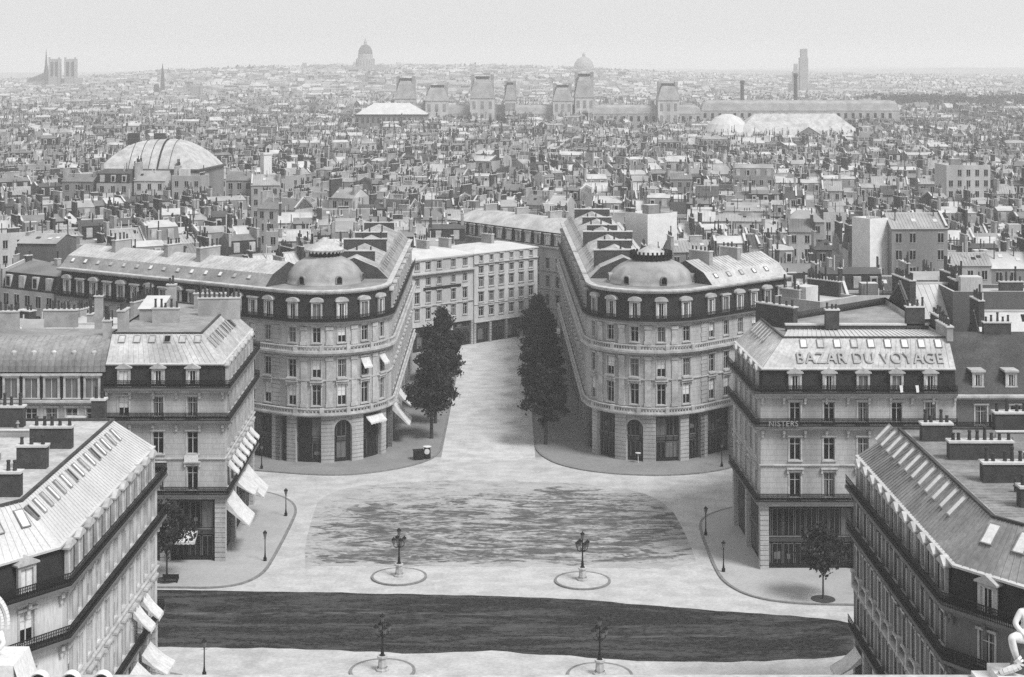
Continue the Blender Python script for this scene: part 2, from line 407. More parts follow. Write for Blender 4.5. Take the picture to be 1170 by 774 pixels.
def ledge(root, path, closed, items, name='cornice', m='trim'):
    b = MB()
    for z, pr, h in items: b.sweep(path, [(-.02, z), (pr * .5, z + .02), (pr * .6, z + h * .45), (pr, z + h * .55), (pr, z + h), (-.02, z + h + .02)], closed, ends=True)
    return b.build(name, m, root)
def balcony(root, path, z, out, h=.95, slab='stone2'):
    b = MB(); b.sweep(path, [(-.02, z - .12), (out, z - .1), (out, z + .1), (-.02, z + .12)], ends=True)
    s = b.build('balcony', slab, root)
    r = MB(); railing(r, offset(path, out - .08, False), z + .1, h); r.build('railing', 'iron', s)

def shopfront(root, path, z1, piers, rec=.55, mats='shop'):
    """recessed dark shop windows behind stone piers; piers = list of (p, q) base line segments"""
    b = MB(); b.sweep(path, [(-rec, 0), (-rec, z1)]); f = b.build('shop_front', 'shop', root)
    g = MB()
    for i in range(len(path) - 1):
        L_, a = ew(path[i], path[i + 1]); dx, dy = cos(a), sin(a); n = max(1, int(L_ / 1.3))
        if L_ < 1.2: continue
        for j in range(n):
            u = (j + .5) * L_ / n; w = L_ / n - .25
            T = lambda X, Y, Z: (path[i][0] + dx * (u + X) - dy * Y, path[i][1] + dy * (u + X) + dx * Y, Z)
            if R.random() < .35: z_ = R.choice((3.9, 4.6, 1.2)); e_ = w * R.uniform(.15, .4); g.poly([T(-e_, rec - .05, z_), T(e_, rec - .05, z_), T(e_, rec - .05, z_ + R.uniform(.3, .9)), T(-e_, rec - .05, z_ + R.uniform(.3, .9))], 1)
            for za, zb in ((.7, 2.9), (3.9, z1 - .5)):
                g.poly([T(-w / 2, rec - .03, za), T(w / 2, rec - .03, za), T(w / 2, rec - .03, zb), T(-w / 2, rec - .03, zb)], 1 if R.random() < .18 else 0)
                for q0, q1, z_0, z_1 in ((-w / 2 - .06, -w / 2, za, zb), (w / 2, w / 2 + .06, za, zb), (-w / 2, w / 2, zb, zb + .07), (-.025, .025, za, zb)): g.box(q0, q1, rec - .09, rec - .035, z_0, z_1, 1, T=T, nobot=False)
        T = lambda X, Y, Z: (path[i][0] + dx * X - dy * Y, path[i][1] + dy * X + dx * Y, Z)
        g.box(.1, L_ - .1, rec - .16, rec - .01, 3.15, 3.7, 2, T=T, nobot=False); g.box(.1, L_ - .1, rec - .22, rec - .01, 3.7, 3.8, 1, T=T, nobot=False)
    g.build('glazing', ['glass', 'curtain', 'brick'], f)
    for p, q in piers:
        pb = MB()
        L_, a = ew(p, q); dx, dy = cos(a), sin(a); nz = int(z1 / .55)
        T = lambda X, Y, Z: (p[0] + dx * X - dy * Y, p[1] + dy * X + dx * Y, Z)
        pb.box(0, L_, .02, rec + .1, 0, z1 - .01, T=T)
        for k in range(nz): pb.box(-.03, L_ + .03, -.05, .3, k * z1 / nz + .05, (k + 1) * z1 / nz - .03, T=T, nobot=False)
        pb.build('pier', 'stone', root)

def roof_slope(root, rings_poly, lo, hi, m, name, seam=0., party=()):
    b = MB(); b.sweep(rings_poly, [lo, hi], True, party=party)
    if seam:
        A = offset(rings_poly, lo[0], True, party); B = offset(rings_poly, hi[0], True, party); n = len(A)
        for i in range(n):
            j = (i + 1) % n
            if i in party: continue
            b.ribs((*A[i], lo[1]), (*A[j], lo[1]), (*B[j], hi[1]), (*B[i], hi[1]), seam)
    return b.build(name, m, root)

def sky_on(root, poly, edge, us, lo, hi, t, w, l, kinds):
    p0, p1 = poly[edge], poly[(edge + 1) % len(poly)]; L_, a = ew(p0, p1); dx, dy = cos(a), sin(a)
    tilt = atan2(hi[1] - lo[1], lo[0] - hi[0]); o = lo[0] + (hi[0] - lo[0]) * t; z = lo[1] + (hi[1] - lo[1]) * t
    for u in us:
        x, y = p0[0] + dx * u + dy * o, p0[1] + dy * u - dx * o
        put_skylight(root, x, y, z + .01, a, tilt, w, l, R.choice(kinds))
def dorm_on(root, poly, edge, us, o, z, **k):
    p0, p1 = poly[edge], poly[(edge + 1) % len(poly)]; L_, a = ew(p0, p1); dx, dy = cos(a), sin(a)
    st = k.pop('styles')
    tops = k.pop('tops', None) or (k.get('top', 'tri'),); k.pop('top', None)
    for n, u in enumerate(us): put_dormer(root, p0[0] + dx * u + dy * o, p0[1] + dy * u - dx * o, z, a, style=st(), top=tops[n % len(tops)], **k)
def vis_path(poly, i0, i1): return [poly[i % len(poly)] for i in range(i0, i1 + 1)]
#PART2
# ------------------------------------------------------------------ the four corner blocks of the boulevard
def corner_block(name, label, poly, bays, vis, front_piers, party=(), stone='stone', seam=.62, dstyle=('plain',), wstyle=('plain', 'curtain', 'half'), roofm='zinc', terr='zinc2', mans=22.7, ridge=25.8, name_d=False, trim='trim'):
    """poly counter-clockwise; vis = list of vertex runs (i0, i1) that carry ledges and balconies"""
    cx = sum(p[0] for p in poly) / len(poly); cy = sum(p[1] for p in poly) / len(poly)
    root = thing(name, (cx, cy, 0), label, 'building')
    st = [(8.3, 1.25, 2.75), (12.5, 1.25, 2.5), (16.75, 1.2, 2.25)]
    walls(root, poly, bays, st, 7.4, 20, stone, pick(*wstyle))
    for i0, i1 in vis:
        p = vis_path(poly, i0, i1)
        shopfront(root, p, 7.4, front_piers)
        ledge(root, p, False, [(7.3, .5, .45), (11.75, .18, .25), (15.9, .55, .4), (19.5, .6, .5)], m=trim)
        for z, o in ((7.75, .6), (16.3, .75), (20.02, .8)): balcony(root, p, z, o)
        for k in range(len(p) - 1):                                   # carved brackets below the long balconies
            L_, a = ew(p[k], p[k + 1]); n = max(1, int(L_ / 2.4)); dx, dy = cos(a), sin(a)
            for j in range(n + 1):
                u = .2 + (L_ - .4) * j / n
                T = lambda X, Y, Z: (p[k][0] + dx * (u + X) - dy * Y, p[k][1] + dy * (u + X) + dx * Y, Z)
                for z in (15.1, 18.85): br = MB(); br.box(-.14, .14, -.42, .02, z + .45, z + .8, T=T, nobot=False); br.box(-.12, .12, -.24, .02, z, z + .45, T=T, nobot=False); br.build('bracket', trim, root)
    b = MB(); b.sweep(poly, [(-.12, 20), (-.5, mans)], True, party=party); b.build('mansard', 'slate', root)
    roof_slope(root, poly, (-.2, mans + .04), (-3.2, ridge), roofm, 'roof', seam, party)
    b = MB(); b.sweep(poly, [(-.52, mans - .02), (-.12, mans - .06), (-.1, mans + .1), (-.4, mans + .2)], True, party=party); b.build('gutter', 'zinc3', root)
    b = MB(); b.sweep(poly, [(-3.1, ridge - .06), (-3.1, ridge + .14), (-3.35, ridge + .14), (-3.35, ridge - .1)], True, party=party); b.build('ridge_curb', 'slate2', root)
    b = MB(); q = offset(poly, -3.4, True, party); b.poly([(x, y, ridge - (.75 if name_d else .05)) for x, y in q])
    b.build('terrace', terr, root)
    for e in bays:
        dorm_on(root, poly, e, bays[e], -.05, 20.3, w=1.5, h=2.0, styles=pick(*dstyle))
    return root
def pier_list(path, step, w=.8):
    out = []
    for i in range(len(path) - 1):
        L_, a = ew(path[i], path[i + 1]); n = max(1, round(L_ / step)); dx, dy = cos(a), sin(a)
        for j in range(n + 1):
            u = min(max(0, L_ * j / n - w / 2), L_ - w); out.append(((path[i][0] + dx * u, path[i][1] + dy * u), (path[i][0] + dx * (u + w), path[i][1] + dy * (u + w))))
    return out

# near-left block
G = [(-56, 110.4), (-35.6, 110.4), (-32, 115.2), (-32, 146), (-56, 146)]
gb = {0: even(20.4, 6, 1), 1: [3.0], 2: even(30.8, 11, .6), 3: even(24, 7, 1)}
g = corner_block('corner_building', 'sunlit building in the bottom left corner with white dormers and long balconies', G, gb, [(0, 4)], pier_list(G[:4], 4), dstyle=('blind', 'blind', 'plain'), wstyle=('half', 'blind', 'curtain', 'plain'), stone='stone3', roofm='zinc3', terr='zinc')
sky_on(g, G, 2, even(26, 15, 0), (-.2, 22.74), (-3.2, 25.8), .58, .6, 1.35, (0, 1, 2))
sky_on(g, G, 1, [2., 4.2], (-.2, 22.74), (-3.2, 25.8), .5, .8, 1.5, (0, 1))
for (x, y, l) in ((-37.7, 132.6, 3.4), (-37.3, 126, 2.3), (-37.4, 117.8, 3.4), (-44, 140.5, 3.4), (-49.5, 130, 2.5), (-36.6, 143.5, 1.2)): put_chimney(g, x, y, 25.2, 27.6, l, .8, 0, int(l * 1.7))
for y, z, w in ((140.5, 9.9, 2.0), (137.4, 9.9, 2.0), (146 - 4.6, 5.6, 3.4), (136.5, 5.6, 3.4)): put_awning(g, -31.95, y, z + (1.2 if z > 9 else .6), pi / 2, w, 1.5 if z > 9 else 2.2, 1.7)
b = MB(); b.box(-53, -48.5, 134.5, 143, 25.7, 26.9, 0); b.poly([(-53.2, 134.3, 26.9), (-48.3, 134.3, 26.9), (-48.3, 143.2, 27.7), (-53.2, 143.2, 27.7)], 1); b.ribs((-53.2, 134.3, 26.9), (-48.3, 134.3, 26.9), (-48.3, 143.2, 27.7), (-53.2, 143.2, 27.7), .5, mi=1); b.build('roof_shed', ['brick', 'zinc'], g)
put_skylight(g, -38.6, 143, 25.8, 0, .08, 1.9, .9, 1)

# near-right block
Hh = [(30.1, 142.6), (30.1, 111), (33.6, 106.2), (56, 106.2), (56, 142.6)]
hb = {0: even(31.6, 11, .6), 1: [3.0], 2: even(22.4, 6, 1), 4: []}
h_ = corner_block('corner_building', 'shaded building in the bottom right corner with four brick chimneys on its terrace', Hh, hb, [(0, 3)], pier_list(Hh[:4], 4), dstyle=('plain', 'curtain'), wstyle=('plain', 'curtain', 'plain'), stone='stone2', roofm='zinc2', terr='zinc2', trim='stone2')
sky_on(h_, Hh, 0, even(26, 12, .2), (-.2, 22.74), (-3.2, 25.8), .5, .95, 1.9, (0, 0, 0))
sky_on(h_, Hh, 1, [1.6, 4.2], (-.2, 22.74), (-3.2, 25.8), .5, 1., 1.7, (0,))
for (x, y, l) in ((35.4, 135.2, 2.5), (37.2, 128.8, 5), (38, 121.9, 5.3), (38.6, 114.9, 5.3), (43, 139.5, 3), (49, 127, 4)): put_chimney(h_, x, y, 25.2, 27.3, l, 1.0, 0, int(l * 1.6))
b = MB()
for y in [108.5 + .42 * i for i in range(80)]:
    if y < 139: b.box(36.9 if y < 112 else 33.8, 52.4, y, y + .07, 25.7, 25.8)
b.build('terrace_seam', 'zinc2', h_)
put_awning(h_, 30.05, 141.5 - 1, 6.2, -pi / 2, 2.6, 2.2, 1.7)
for z in (12.3,):                                                     # carved heads along the second floor
    b = MB()
    for u in hb[0]:
        y = 142.6 - u + 1.43
        b.box(29.8, 30.12, y - .22, y + .22, z - 1.0, z + .3, nobot=False); b.box(29.72, 30.1, y - .3, y + .3, z + .3, z + .5, nobot=False)
    b.build('carved_molding', 'trim', h_)

for root_, sx_, ys_ in ((g, -1, (119.5, 128.5, 136.5)), (h_, 1, (114, 121, 128.5, 136))):
    for y in ys_:                                                     # low party walls with pale coping across the terraces
        b = MB(); x0, x1 = sorted((sx_ * 40.6, sx_ * 55)); b.box(x0, x1, y - .18, y + .18, 25.5, 26.15 + R.uniform(0, .15), 0); b.box(x0, x1, y - .24, y + .24, 26.3, 26.38, 1, nobot=False); b.build('party_wall', ['plaster', 'zinc3'], root_)
    for k in range(9):
        b = MB(); x, y = sx_ * R.uniform(36.5, 54), R.uniform(112, 141); b.tube((x, y, 25.6), (x, y, 25.9 + R.uniform(.4, 1.4)), .1, .1, 6); b.lathe(x, y, [(.2, 26.2), (.02, 26.45)], 8); b.build('vent_pipe', 'zinc2' if k % 2 else 'pot', root_)
    for k in range(3):
        x, y = sx_ * R.uniform(38, 52), R.choice(ys_) + R.uniform(2, 4); put_skylight(root_, x, y, 25.8, 0, .12, 1.5, 1.0, R.choice((0, 2)))

# left block with awnings, right block with the lettered roof
B = [(-46.7, 186), (-33, 186), (-33.6, 211), (-46.7, 219.5)]
bb = {0: [2.1, 6.05, 10.0], 1: even(25, 8, .8), 2: even(15.6, 4, 1)}
b_ = corner_block('corner_building', 'building on the left corner of the square with rows of white awnings on its side', B, bb, [(0, 3)], pier_list(B[:3], 9, 1.1), party=(3,), dstyle=('plain', 'plain', 'blind'), wstyle=('plain', 'curtain', 'half'), roofm='zinc')
sky_on(b_, B, 0, even(11.4, 6, .4), (-.2, 22.74), (-3.2, 25.8), .68, .8, 1.0, (1, 2, 1))
sky_on(b_, B, 1, even(22, 9, 2.5), (-.2, 22.74), (-3.2, 25.8), .45, .7, 1.5, (2, 1))
for u in even(25, 8, .8):
    if 2 < u < 22: put_awning(b_, -33.03 - .024 * u, 186 + u, 11.4, pi / 2 + .024, 1.7, 1.3, 1.5)
for y, w, z, d, h in ((190.5, 5.2, 6.6, 2.6, 2.9), (197.5, 3.4, 6.9, 2.2, 1.7), (203, 5.4, 6.6, 2.7, 2.9)): put_awning(b_, -33.1 - .024 * (y - 186), y, z, pi / 2 + .024, w, d, h)
put_awning(b_, -37.4, 185.9, 3.7, 0, 2.6, 1.5, .9)
nb = MB(); nb.box(-37.6, -36.0, 185.7, 185.78, 11.6, 12.35, nobot=False); nb.build('notice_board', 'blind', b_)
for x, y, l, a, z in ((-42.2, 197.5, 3.2, 0, 27.6), (-36.8, 203.5, 5.2, .1, 28.0), (-43.5, 207, 1.1, 0, 29.2), (-39, 209, 4, 0, 27.8), (-46.2, 192.5, 2.6, pi / 2, 28.2)): put_chimney(b_, x, y, 25.2, z, l, .8, a, max(2, int(l * 1.8)), mats='plaster')
b = MB(); b.box(-45.8, -43.2, 199, 204, 25.7, 27.2); b.poly([(-46, 198.8, 27.2), (-43, 198.8, 27.2), (-43, 204.2, 28.1), (-46, 204.2, 28.1)], 1); b.build('roof_hut', ['w1', 'zinc3'], b_)

B2 = [(-66, 186.05), (-46.76, 186.05), (-46.76, 199.5), (-66, 199.5)]
b2 = thing('mansard_house', (-56, 200, 0), 'house with curved zinc roof over tall windows beside the awning building', 'house')
walls(b2, B2, {0: even(19.2, 8, .3)}, [(8.3, 1.3, 2.7), (12.3, 1.3, 2.5), (15.6, 1.3, 2.1)], 0, 18.6, 'stone', pick('plain', 'curtain'))
ledge(b2, B2[:2], False, [(7.2, .4, .4), (14.9, .4, .3), (18.2, .6, .45)])
b = MB(); b.sweep(B2, [(-.1, 18.6), (-.4, 21.8)], True, party=(1, 3)); b.build('mansard', 'slate', b2)
b = MB(); prof = [(-.1, 21.85)] + [(-.1 - 4.4 * (1 - cos(t)), 21.85 + 3.5 * sin(t)) for t in [i * pi / 16 for i in range(1, 9)]]
b.sweep(B2, prof, True, party=(1, 3)); q = offset(B2, -4.5, True, (1, 3)); b.poly([(x, y, 25.35) for x, y in q])
for i in range(1, 26):
    x = -66 + i * .75
    for k in range(len(prof) - 1): (o, z), (o2, z2) = prof[k], prof[k + 1]; b.poly([(x - .04, 186 - o - .04, z + .05), (x + .04, 186 - o - .04, z + .05), (x + .04, 186 - o2 - .04, z2 + .05), (x - .04, 186 - o2 - .04, z2 + .05)])
b.build('curved_roof', 'zinc2', b2)
dorm_on(b2, B2, 0, even(19.2, 8, .3), .0, 18.9, w=1.9, h=2.55, top='x', tops=('x',), styles=pick('curtain', 'plain', 'blind'))
b = MB()
for u in even(19.2, 8, .3): b = MB(); b.lathe(-66 + u, 187.1, [(.32, 23.2), (.34, 24.0), (.1, 24.25)], 8); b.build('roof_vent', 'trim', b2)
for x, y, l, z in ((-50, 196, .9, 29.3), (-55, 197.5, 4, 27.4), (-61, 195, 3.2, 27.6), (-47.6, 190.5, .9, 27.2)): put_chimney(b2, x, y, 25.2, z, l, .75, 0, max(2, int(l * 1.7)), mats='plaster')

D = [(28.1, 183), (50.2, 183), (50.2, 222), (27.5, 201.5)]
db = {0: [3.9, 7.75, 11.6, 15.4, 19.2], 3: even(18.5, 5, .8)}
d_ = corner_block('corner_building', 'building on the right corner of the square with raised lettering on its pale roof', D, db, [(3, 5)], pier_list([D[3], D[0], D[1]], 9.5, .9), party=(1,), dstyle=('plain', 'curtain'), wstyle=('plain', 'plain', 'curtain'), stone='stone', roofm='zinc', name_d=True)
sky_on(d_, D, 0, [u + 28.1 - 28.1 for u in even(17.3, 9, 0)] and [5.3 + 1.93 * i for i in range(9)], (-.2, 22.74), (-3.2, 25.8), .66, .8, 1.2, (0, 1, 0))
sky_on(d_, D, 3, even(13, 6, 2.2), (-.2, 22.74), (-3.2, 25.8), .55, .7, 1.7, (0,))
b = MB(); q = [(31.3, 186.5, 25.85), (50.1, 186.5, 25.85), (50.1, 195, 25.3), (33.2, 195, 25.3)]
b.poly(q); b.ribs(*q, .55, .08, .08); b.build('terrace_sheet', 'zinc3', d_)
b = MB(); b.box(33, 50.1, 195, 195.5, 24.2, 25.8, 0); b.box(32.9, 50.15, 194.9, 195.6, 25.8, 26.0, 1, nobot=False); b.build('party_wall', ['brick', 'zinc3'], d_)
put_chimney(d_, 38.4, 194.4, 25.5, 27.9, 1.6, 1.0, 0, 3); put_chimney(d_, 48.6, 195.4, 25.5, 28.1, 2.2, 1.0, 0, 4)
put_chimney(d_, 32.5, 199, 25.2, 27.8, .8, 6, .7, 6); put_chimney(d_, 50.2, 188, 25.5, 27.2, .7, 5, 0, 5, mats='plaster')
def lettering(root, name, text, loc, rot, width, height, m, depth=.12, bold=.012):
    c = bpy.data.curves.new(name, 'FONT'); c.body = text; c.extrude = .05; c.offset = bold; c.space_character = 1.12
    t = bpy.data.objects.new(name, c); COL.objects.link(t); bpy.context.view_layer.update()
    me = bpy.data.meshes.new_from_object(t.evaluated_get(bpy.context.evaluated_depsgraph_get()))
    bpy.data.objects.remove(t)
    xs = [v.co.x for v in me.vertices]; ys = [v.co.y for v in me.vertices]; x0, y0 = min(xs), min(ys); sx = width / (max(xs) - x0); sy = height / (max(ys) - y0)
    for v in me.vertices: v.co = ((v.co.x - x0) * sx, (v.co.y - y0) * sy, v.co.z * depth / .05)
    me.materials.clear(); me.materials.append(M[m]); o = ORG[root.name]
    return link(name, me, root, (loc[0] - o[0], loc[1] - o[1], loc[2] - o[2]), rot)
lettering(d_, 'roof_lettering', 'BAZAR DU VOYAGE', (32.4, 183.62, 23.3), (radians(50), 0, 0), 16.6, 1.45, 'letter', .08, .008)
lettering(d_, 'sign_lettering', 'NISTERS', (28.9, 182.1, 16.5), (pi / 2, 0, 0), 3.3, .62, 'zinc2', .02, .008)
for x in (43.6, 45.4):
    b = MB(); z = 21.1
    b.poly([(x, 182.2, z), (x + .35, 182.2, z), (x + .4, 182.1, z - .75), (x + .1, 182.08, z - .8)]); b.poly([(x, 182.2, z), (x + .35, 182.2, z), (x + .33, 182.5, z - .4), (x, 182.5, z - .4)])
    tag(b.build('cloth', 'blind', None, off=(x, 182.2, z - .8)), 'small white cloth over the top balcony rail of the lettered building, %s' % ('left of two' if x < 45 else 'right of two'), 'cloth', 'white cloths on the balcony rail')
D2 = [(50.3, 184), (68, 184), (68, 198), (50.3, 198)]
d2 = thing('slate_house', (59, 190, 0), 'house with a tall dark slate roof and two small dormers right of the lettered building', 'house')
walls(d2, D2, {0: [3, 7, 11, 15]}, [(8.3, 1.3, 2.6), (12.4, 1.3, 2.4), (16.2, 1.3, 2.2)], 0, 19.6, 'stone2', pick('plain', 'curtain'))
ledge(d2, D2[:2], False, [(7.3, .4, .4), (15.3, .5, .35), (19.2, .7, .5)]); balcony(d2, D2[:2], 15.65, .6)
b = MB(); b.sweep(D2, [(-.05, 19.6), (-5.5, 25.4), (-7, 25.7)], True, party=(1, 3)); b.build('roof', 'slate2', d2)
put_skylight(d2, 52.2, 187.6, 22.95, 0, .82, .7, .9, 1); put_skylight(d2, 58.7, 188.2, 23.6, 0, .82, .7, .9, 0); put_chimney(d2, 57, 190.5, 24.5, 27, 3.2, .8, 0, 5); put_chimney(d2, 50.9, 193, 24, 27.4, .8, 5, 0, 6)
for u in (2.9, 6.7, 10.5, 14.4): put_dormer(d2, 50.3 + u, 184.9, 20.5, 0, 1.3, 1.6, 'x', 'plain')

# ------------------------------------------------------------------ the two domed corner buildings of the avenue
def arc_pts(c, r, phis): return [(c[0] + r * sin(radians(p)), c[1] - r * cos(radians(p))) for p in phis]
def balustrade(root, path, z, out, h=.75):
    b = MB(); q = offset(path, out, False)
    b.sweep(q, [(.14, z), (.14, z + .14), (-.14, z + .14)]); b.sweep(q, [(.16, z + h - .14), (.16, z + h), (-.16, z + h), (-.16, z + h - .14)])
    for i in range(len(q) - 1):
        L_, a = ew(q[i], q[i + 1]); n = max(1, int(L_ / .42)); dx, dy = cos(a), sin(a)
        for j in range(n):
            u = (j + .5) * L_ / n; T = lambda X, Y, Z: (q[i][0] + dx * (u + X) - dy * Y, q[i][1] + dy * (u + X) + dx * Y, Z)
            b.box(-.08, .08, -.08, .08, z + .14, z + h - .14, T=T)
        if i % 3 == 0:
            T = lambda X, Y, Z: (q[i][0] + dx * X - dy * Y, q[i][1] + dy * X + dx * Y, Z); b.box(-.3, .3, -.22, .2, z, z + h + .06, T=T)
    b.build('balustrade', 'trim', root)
def rotunda_block(name, label, c, r, phi0, phi1, bays, arch, wing_end, ave_end, back, left, cresting):
    """left: the wing runs off to the left and the avenue to the right, else mirrored"""
    ph = []; wf = []
    lo, hi = sorted((phi0, phi1))
    edges = []
    bs = sorted(bays); hw = 4.3
    ph = [lo]
    for k, bc in enumerate(bs):
        for q in (bc - hw, bc + hw):
            if q > ph[-1] + 1.5 and q < hi - .5: ph.append(q)
            elif q <= ph[-1] + 1.5: ph[-1] = max(ph[-1], min(q, ph[-1]))
        nxt = bs[k + 1] if k + 1 < len(bs) else hi
        mid = (bc + nxt) / 2 if k + 1 < len(bs) else None
        if mid: ph.append(mid)
    while hi - ph[-1] > 10: ph.append(ph[-1] + 8)
    if hi - ph[-1] > .5: ph.append(hi)
    arc = arc_pts(c, r, ph)
    pre, post = (wing_end, ave_end) if left else (ave_end, wing_end)
    poly = [pre] + arc + [post] + back
    n_arc = len(arc); ei = {}
    for i in range(n_arc - 1):
        m_ = (ph[i] + ph[i + 1]) / 2
        if any(abs(m_ - b) < .6 for b in bs): ei[1 + i] = [hypot(arc[i + 1][0] - arc[i][0], arc[i + 1][1] - arc[i][1]) / 2]
    Lp, ap = ew(poly[0], poly[1]); Lq, aq = ew(poly[n_arc], poly[n_arc + 1])
    ei[0] = even(Lp, max(1, round(Lp / (3.25 if left else 4.2))), .8); ei[n_arc] = even(Lq, max(1, round(Lq / (4.2 if left else 3.4))), .8)
    root = thing(name, (c[0], c[1], 0), label, 'building')
    wall = walls(root, poly, ei, [(8.35, 1.25, 2.95), (12.35, 1.25, 2.55), (17.35, 1.15, 2.15)], 7, 20.2, 'stone', pick('plain', 'curtain', 'plain', 'half'))
    path = poly[:n_arc + 2]
    ledge(root, path, False, [(6.75, .75, .5), (11.75, .2, .3), (15.5, .85, .7), (19.8, .5, .45)])
    balustrade(root, path, 7.25, .45); balustrade(root, path, 16.2, .5)
    balcony(root, path, 20.25, .65, .9)
    for e, us in ei.items():                                          # a moulded shelf and panel between the two storeys
        p0, p1 = poly[e], poly[e + 1]; L_, a = ew(p0, p1); dx, dy = cos(a), sin(a)
        for u in us:
            T = lambda X, Y, Z: (p0[0] + dx * (u + X) - dy * Y, p0[1] + dy * (u + X) + dx * Y, Z)
            pb = MB(); pb.box(-.8, .8, -.42, .02, 12.1, 12.35, T=T, nobot=False); pb.box(-.6, .6, -.26, .02, 11.6, 12.1, T=T, nobot=False); pb.build('window_shelf', 'trim', root)
    for q_ in [(p_ + n_) / 2 for p_, n_ in zip(bs, bs[1:])]:
        for k_, (z0_, z1_) in enumerate(((8.1, 15.3), (17., 19.7))):
            pb = MB(); a_, c_2 = arc_pts(c, r, (q_ - 2.6, q_ + 2.6)); L_, a = ew(a_, c_2); dx, dy = cos(a), sin(a)
            T = lambda X, Y, Z: (a_[0] + dx * X - dy * Y, a_[1] + dy * X + dx * Y, Z)
            pb.box(0, L_, -.14, .1, z0_, z1_, T=T); pb.box(-.1, L_ + .1, -.24, .1, z1_ - .5, z1_, T=T, nobot=False); pb.box(-.1, L_ + .1, -.2, .1, z0_, z0_ + .5, T=T)
            pb.build('pilaster', 'trim', root)
    # quoins where the round front meets the straight wings
    def stones(qb, p, q, z0, z1, pr=.1):
        L_, a = ew(p, q); dx, dy = cos(a), sin(a); n = int((z1 - z0) / .55)
        T = lambda X, Y, Z: (p[0] + dx * X - dy * Y, p[1] + dy * X + dx * Y, Z)
        for k in range(n): qb.box(0 if k % 2 else .12, L_ - (0 if k % 2 else .12), -pr, .1, z0 + k * (z1 - z0) / n + .03, z0 + (k + 1) * (z1 - z0) / n - .03, T=T, nobot=False)
    e0 = (poly[1][0] + (poly[0][0] - poly[1][0]) / Lp * 1.5, poly[1][1] + (poly[0][1] - poly[1][1]) / Lp * 1.5)
    e1 = (poly[n_arc][0] + (poly[n_arc + 1][0] - poly[n_arc][0]) / Lq * 1.5, poly[n_arc][1] + (poly[n_arc + 1][1] - poly[n_arc][1]) / Lq * 1.5)
    for z0, z1 in ((8.1, 11.7), (12.1, 15.4), (17.0, 19.7)):
        for p, q in ((e0, poly[1]), (poly[n_arc], e1)): qb = MB(); stones(qb, p, q, z0, z1); qb.build('rusticated_pilaster', 'stone', root)
    # ground floor: shop windows between rusticated piers, one arched doorway
    aw = 7.6; pw = 10.5
    def seg(a, b): return arc_pts(c, r, (a, b))
    piers = [tuple(seg(arch - aw - pw, arch - aw)), tuple(seg(arch + aw, arch + aw + pw))]
    piers += [(e0, poly[1]), (poly[n_arc], e1)]
    for g_ in (arch - 44, arch + 44):
        if lo + 6 < g_ < hi - 6: piers.append(tuple(seg(g_ - 4, g_ + 4)))
    for a_, b_2 in ((poly[0], poly[1]), (poly[n_arc], poly[n_arc + 1])): piers += pier_list([a_, b_2], 8.4, .8)
    shopfront(root, path, 6.8, piers)
    p, q = seg(arch - aw, arch + aw); L_, a = ew(p, q); dx, dy = cos(a), sin(a)
    T = lambda X, Y, Z: (p[0] + dx * (L_ / 2 + X) - dy * Y, p[1] + dy * (L_ / 2 + X) + dx * Y, Z)
    b = MB(); rr = L_ / 2 - .05; zs = 4.9; K = 12
    at_ = [(rr * cos(pi * i / K), zs + rr * sin(pi * i / K)) for i in range(K + 1)]
    for i in range(K):
        (x0, z0), (x1, z1) = at_[i], at_[i + 1]
        b.poly([T(x0, .1, z0), T(x1, .1, z1), T(x1, .1, 6.9), T(x0, .1, 6.9)]); b.poly([T(x0, .1, z0), T(x0, .7, z0), T(x1, .7, z1), T(x1, .1, z1)])
        s_ = 1.22 if i % 2 else 1.4
        x2, z2, x3, z3 = x0 * s_, zs + (z0 - zs) * s_, x1 * s_, zs + (z1 - zs) * s_
        b.poly([T(x0, .0, z0), T(x1, .0, z1), T(x3, .0, min(z3, 6.85)), T(x2, .0, min(z2, 6.85))])
    b.build('arched_portal', 'stone', root)
    b = MB(); b.poly([T(-rr, .5, 0), T(rr, .5, 0), T(rr, .5, zs + rr), T(-rr, .5, zs + rr)]); b.build('doorway', 'shop', root)
    # mansard, cornice, roofs
    b = MB(); b.sweep(poly, [(-.2, 20.2), (-.55, 24.3)], True); b.build('mansard', 'slate', root)
    b = MB(); b.sweep(poly, [(-.6, 24.2), (-.1, 24.3), (.05, 24.55), (.05, 24.75), (-.7, 24.85)], True); b.build('roof_cornice', 'trim', root)
    b = MB(); b.poly([(x, y, 24.8) for x, y in offset(poly, -.65, True)]); b.build('roof_deck', 'zinc2', root)
    tops = ('arc', 'x', 'tri')
    for e, us in ei.items(): dorm_on(root, poly, e, us, -.1, 20.75, w=1.6, h=2.45, top='arc', tops=tops if 0 < e < n_arc else ('arc', 'x'), styles=pick('plain', 'curtain', 'plain'))
    for (p0, p1), m1, seg_i in (((poly[0], poly[1]), None, 0), ((poly[n_arc], poly[n_arc + 1]), None, 1)):
        is_wing = (seg_i == 0) == left
        L_, a = ew(p0, p1); cut = 3.5; dx, dy = cos(a), sin(a)
        A = p0 if seg_i == 0 else (p0[0] + dx * cut, p0[1] + dy * cut); Z = (p1[0] - dx * cut, p1[1] - dy * cut) if seg_i == 0 else p1
        b = MB(); b.sweep([A, Z], [(-.75, 24.82), (-2.4, 26.5)], mi=1); b.sweep([A, Z], [(-2.4, 26.5), (-5.9, 28.0), (-9.4, 26.5), (-11.3, 24.82)], mi=0)
        en = offset([A, Z], -.75, False), offset([A, Z], -2.4, False), offset([A, Z], -5.9, False), offset([A, Z], -9.4, False), offset([A, Z], -11.3, False)
        for k in (0, 1): b.poly([(*e_[k], z) for e_, z in zip(en, (24.82, 26.5, 28, 26.5, 24.82))], 2)
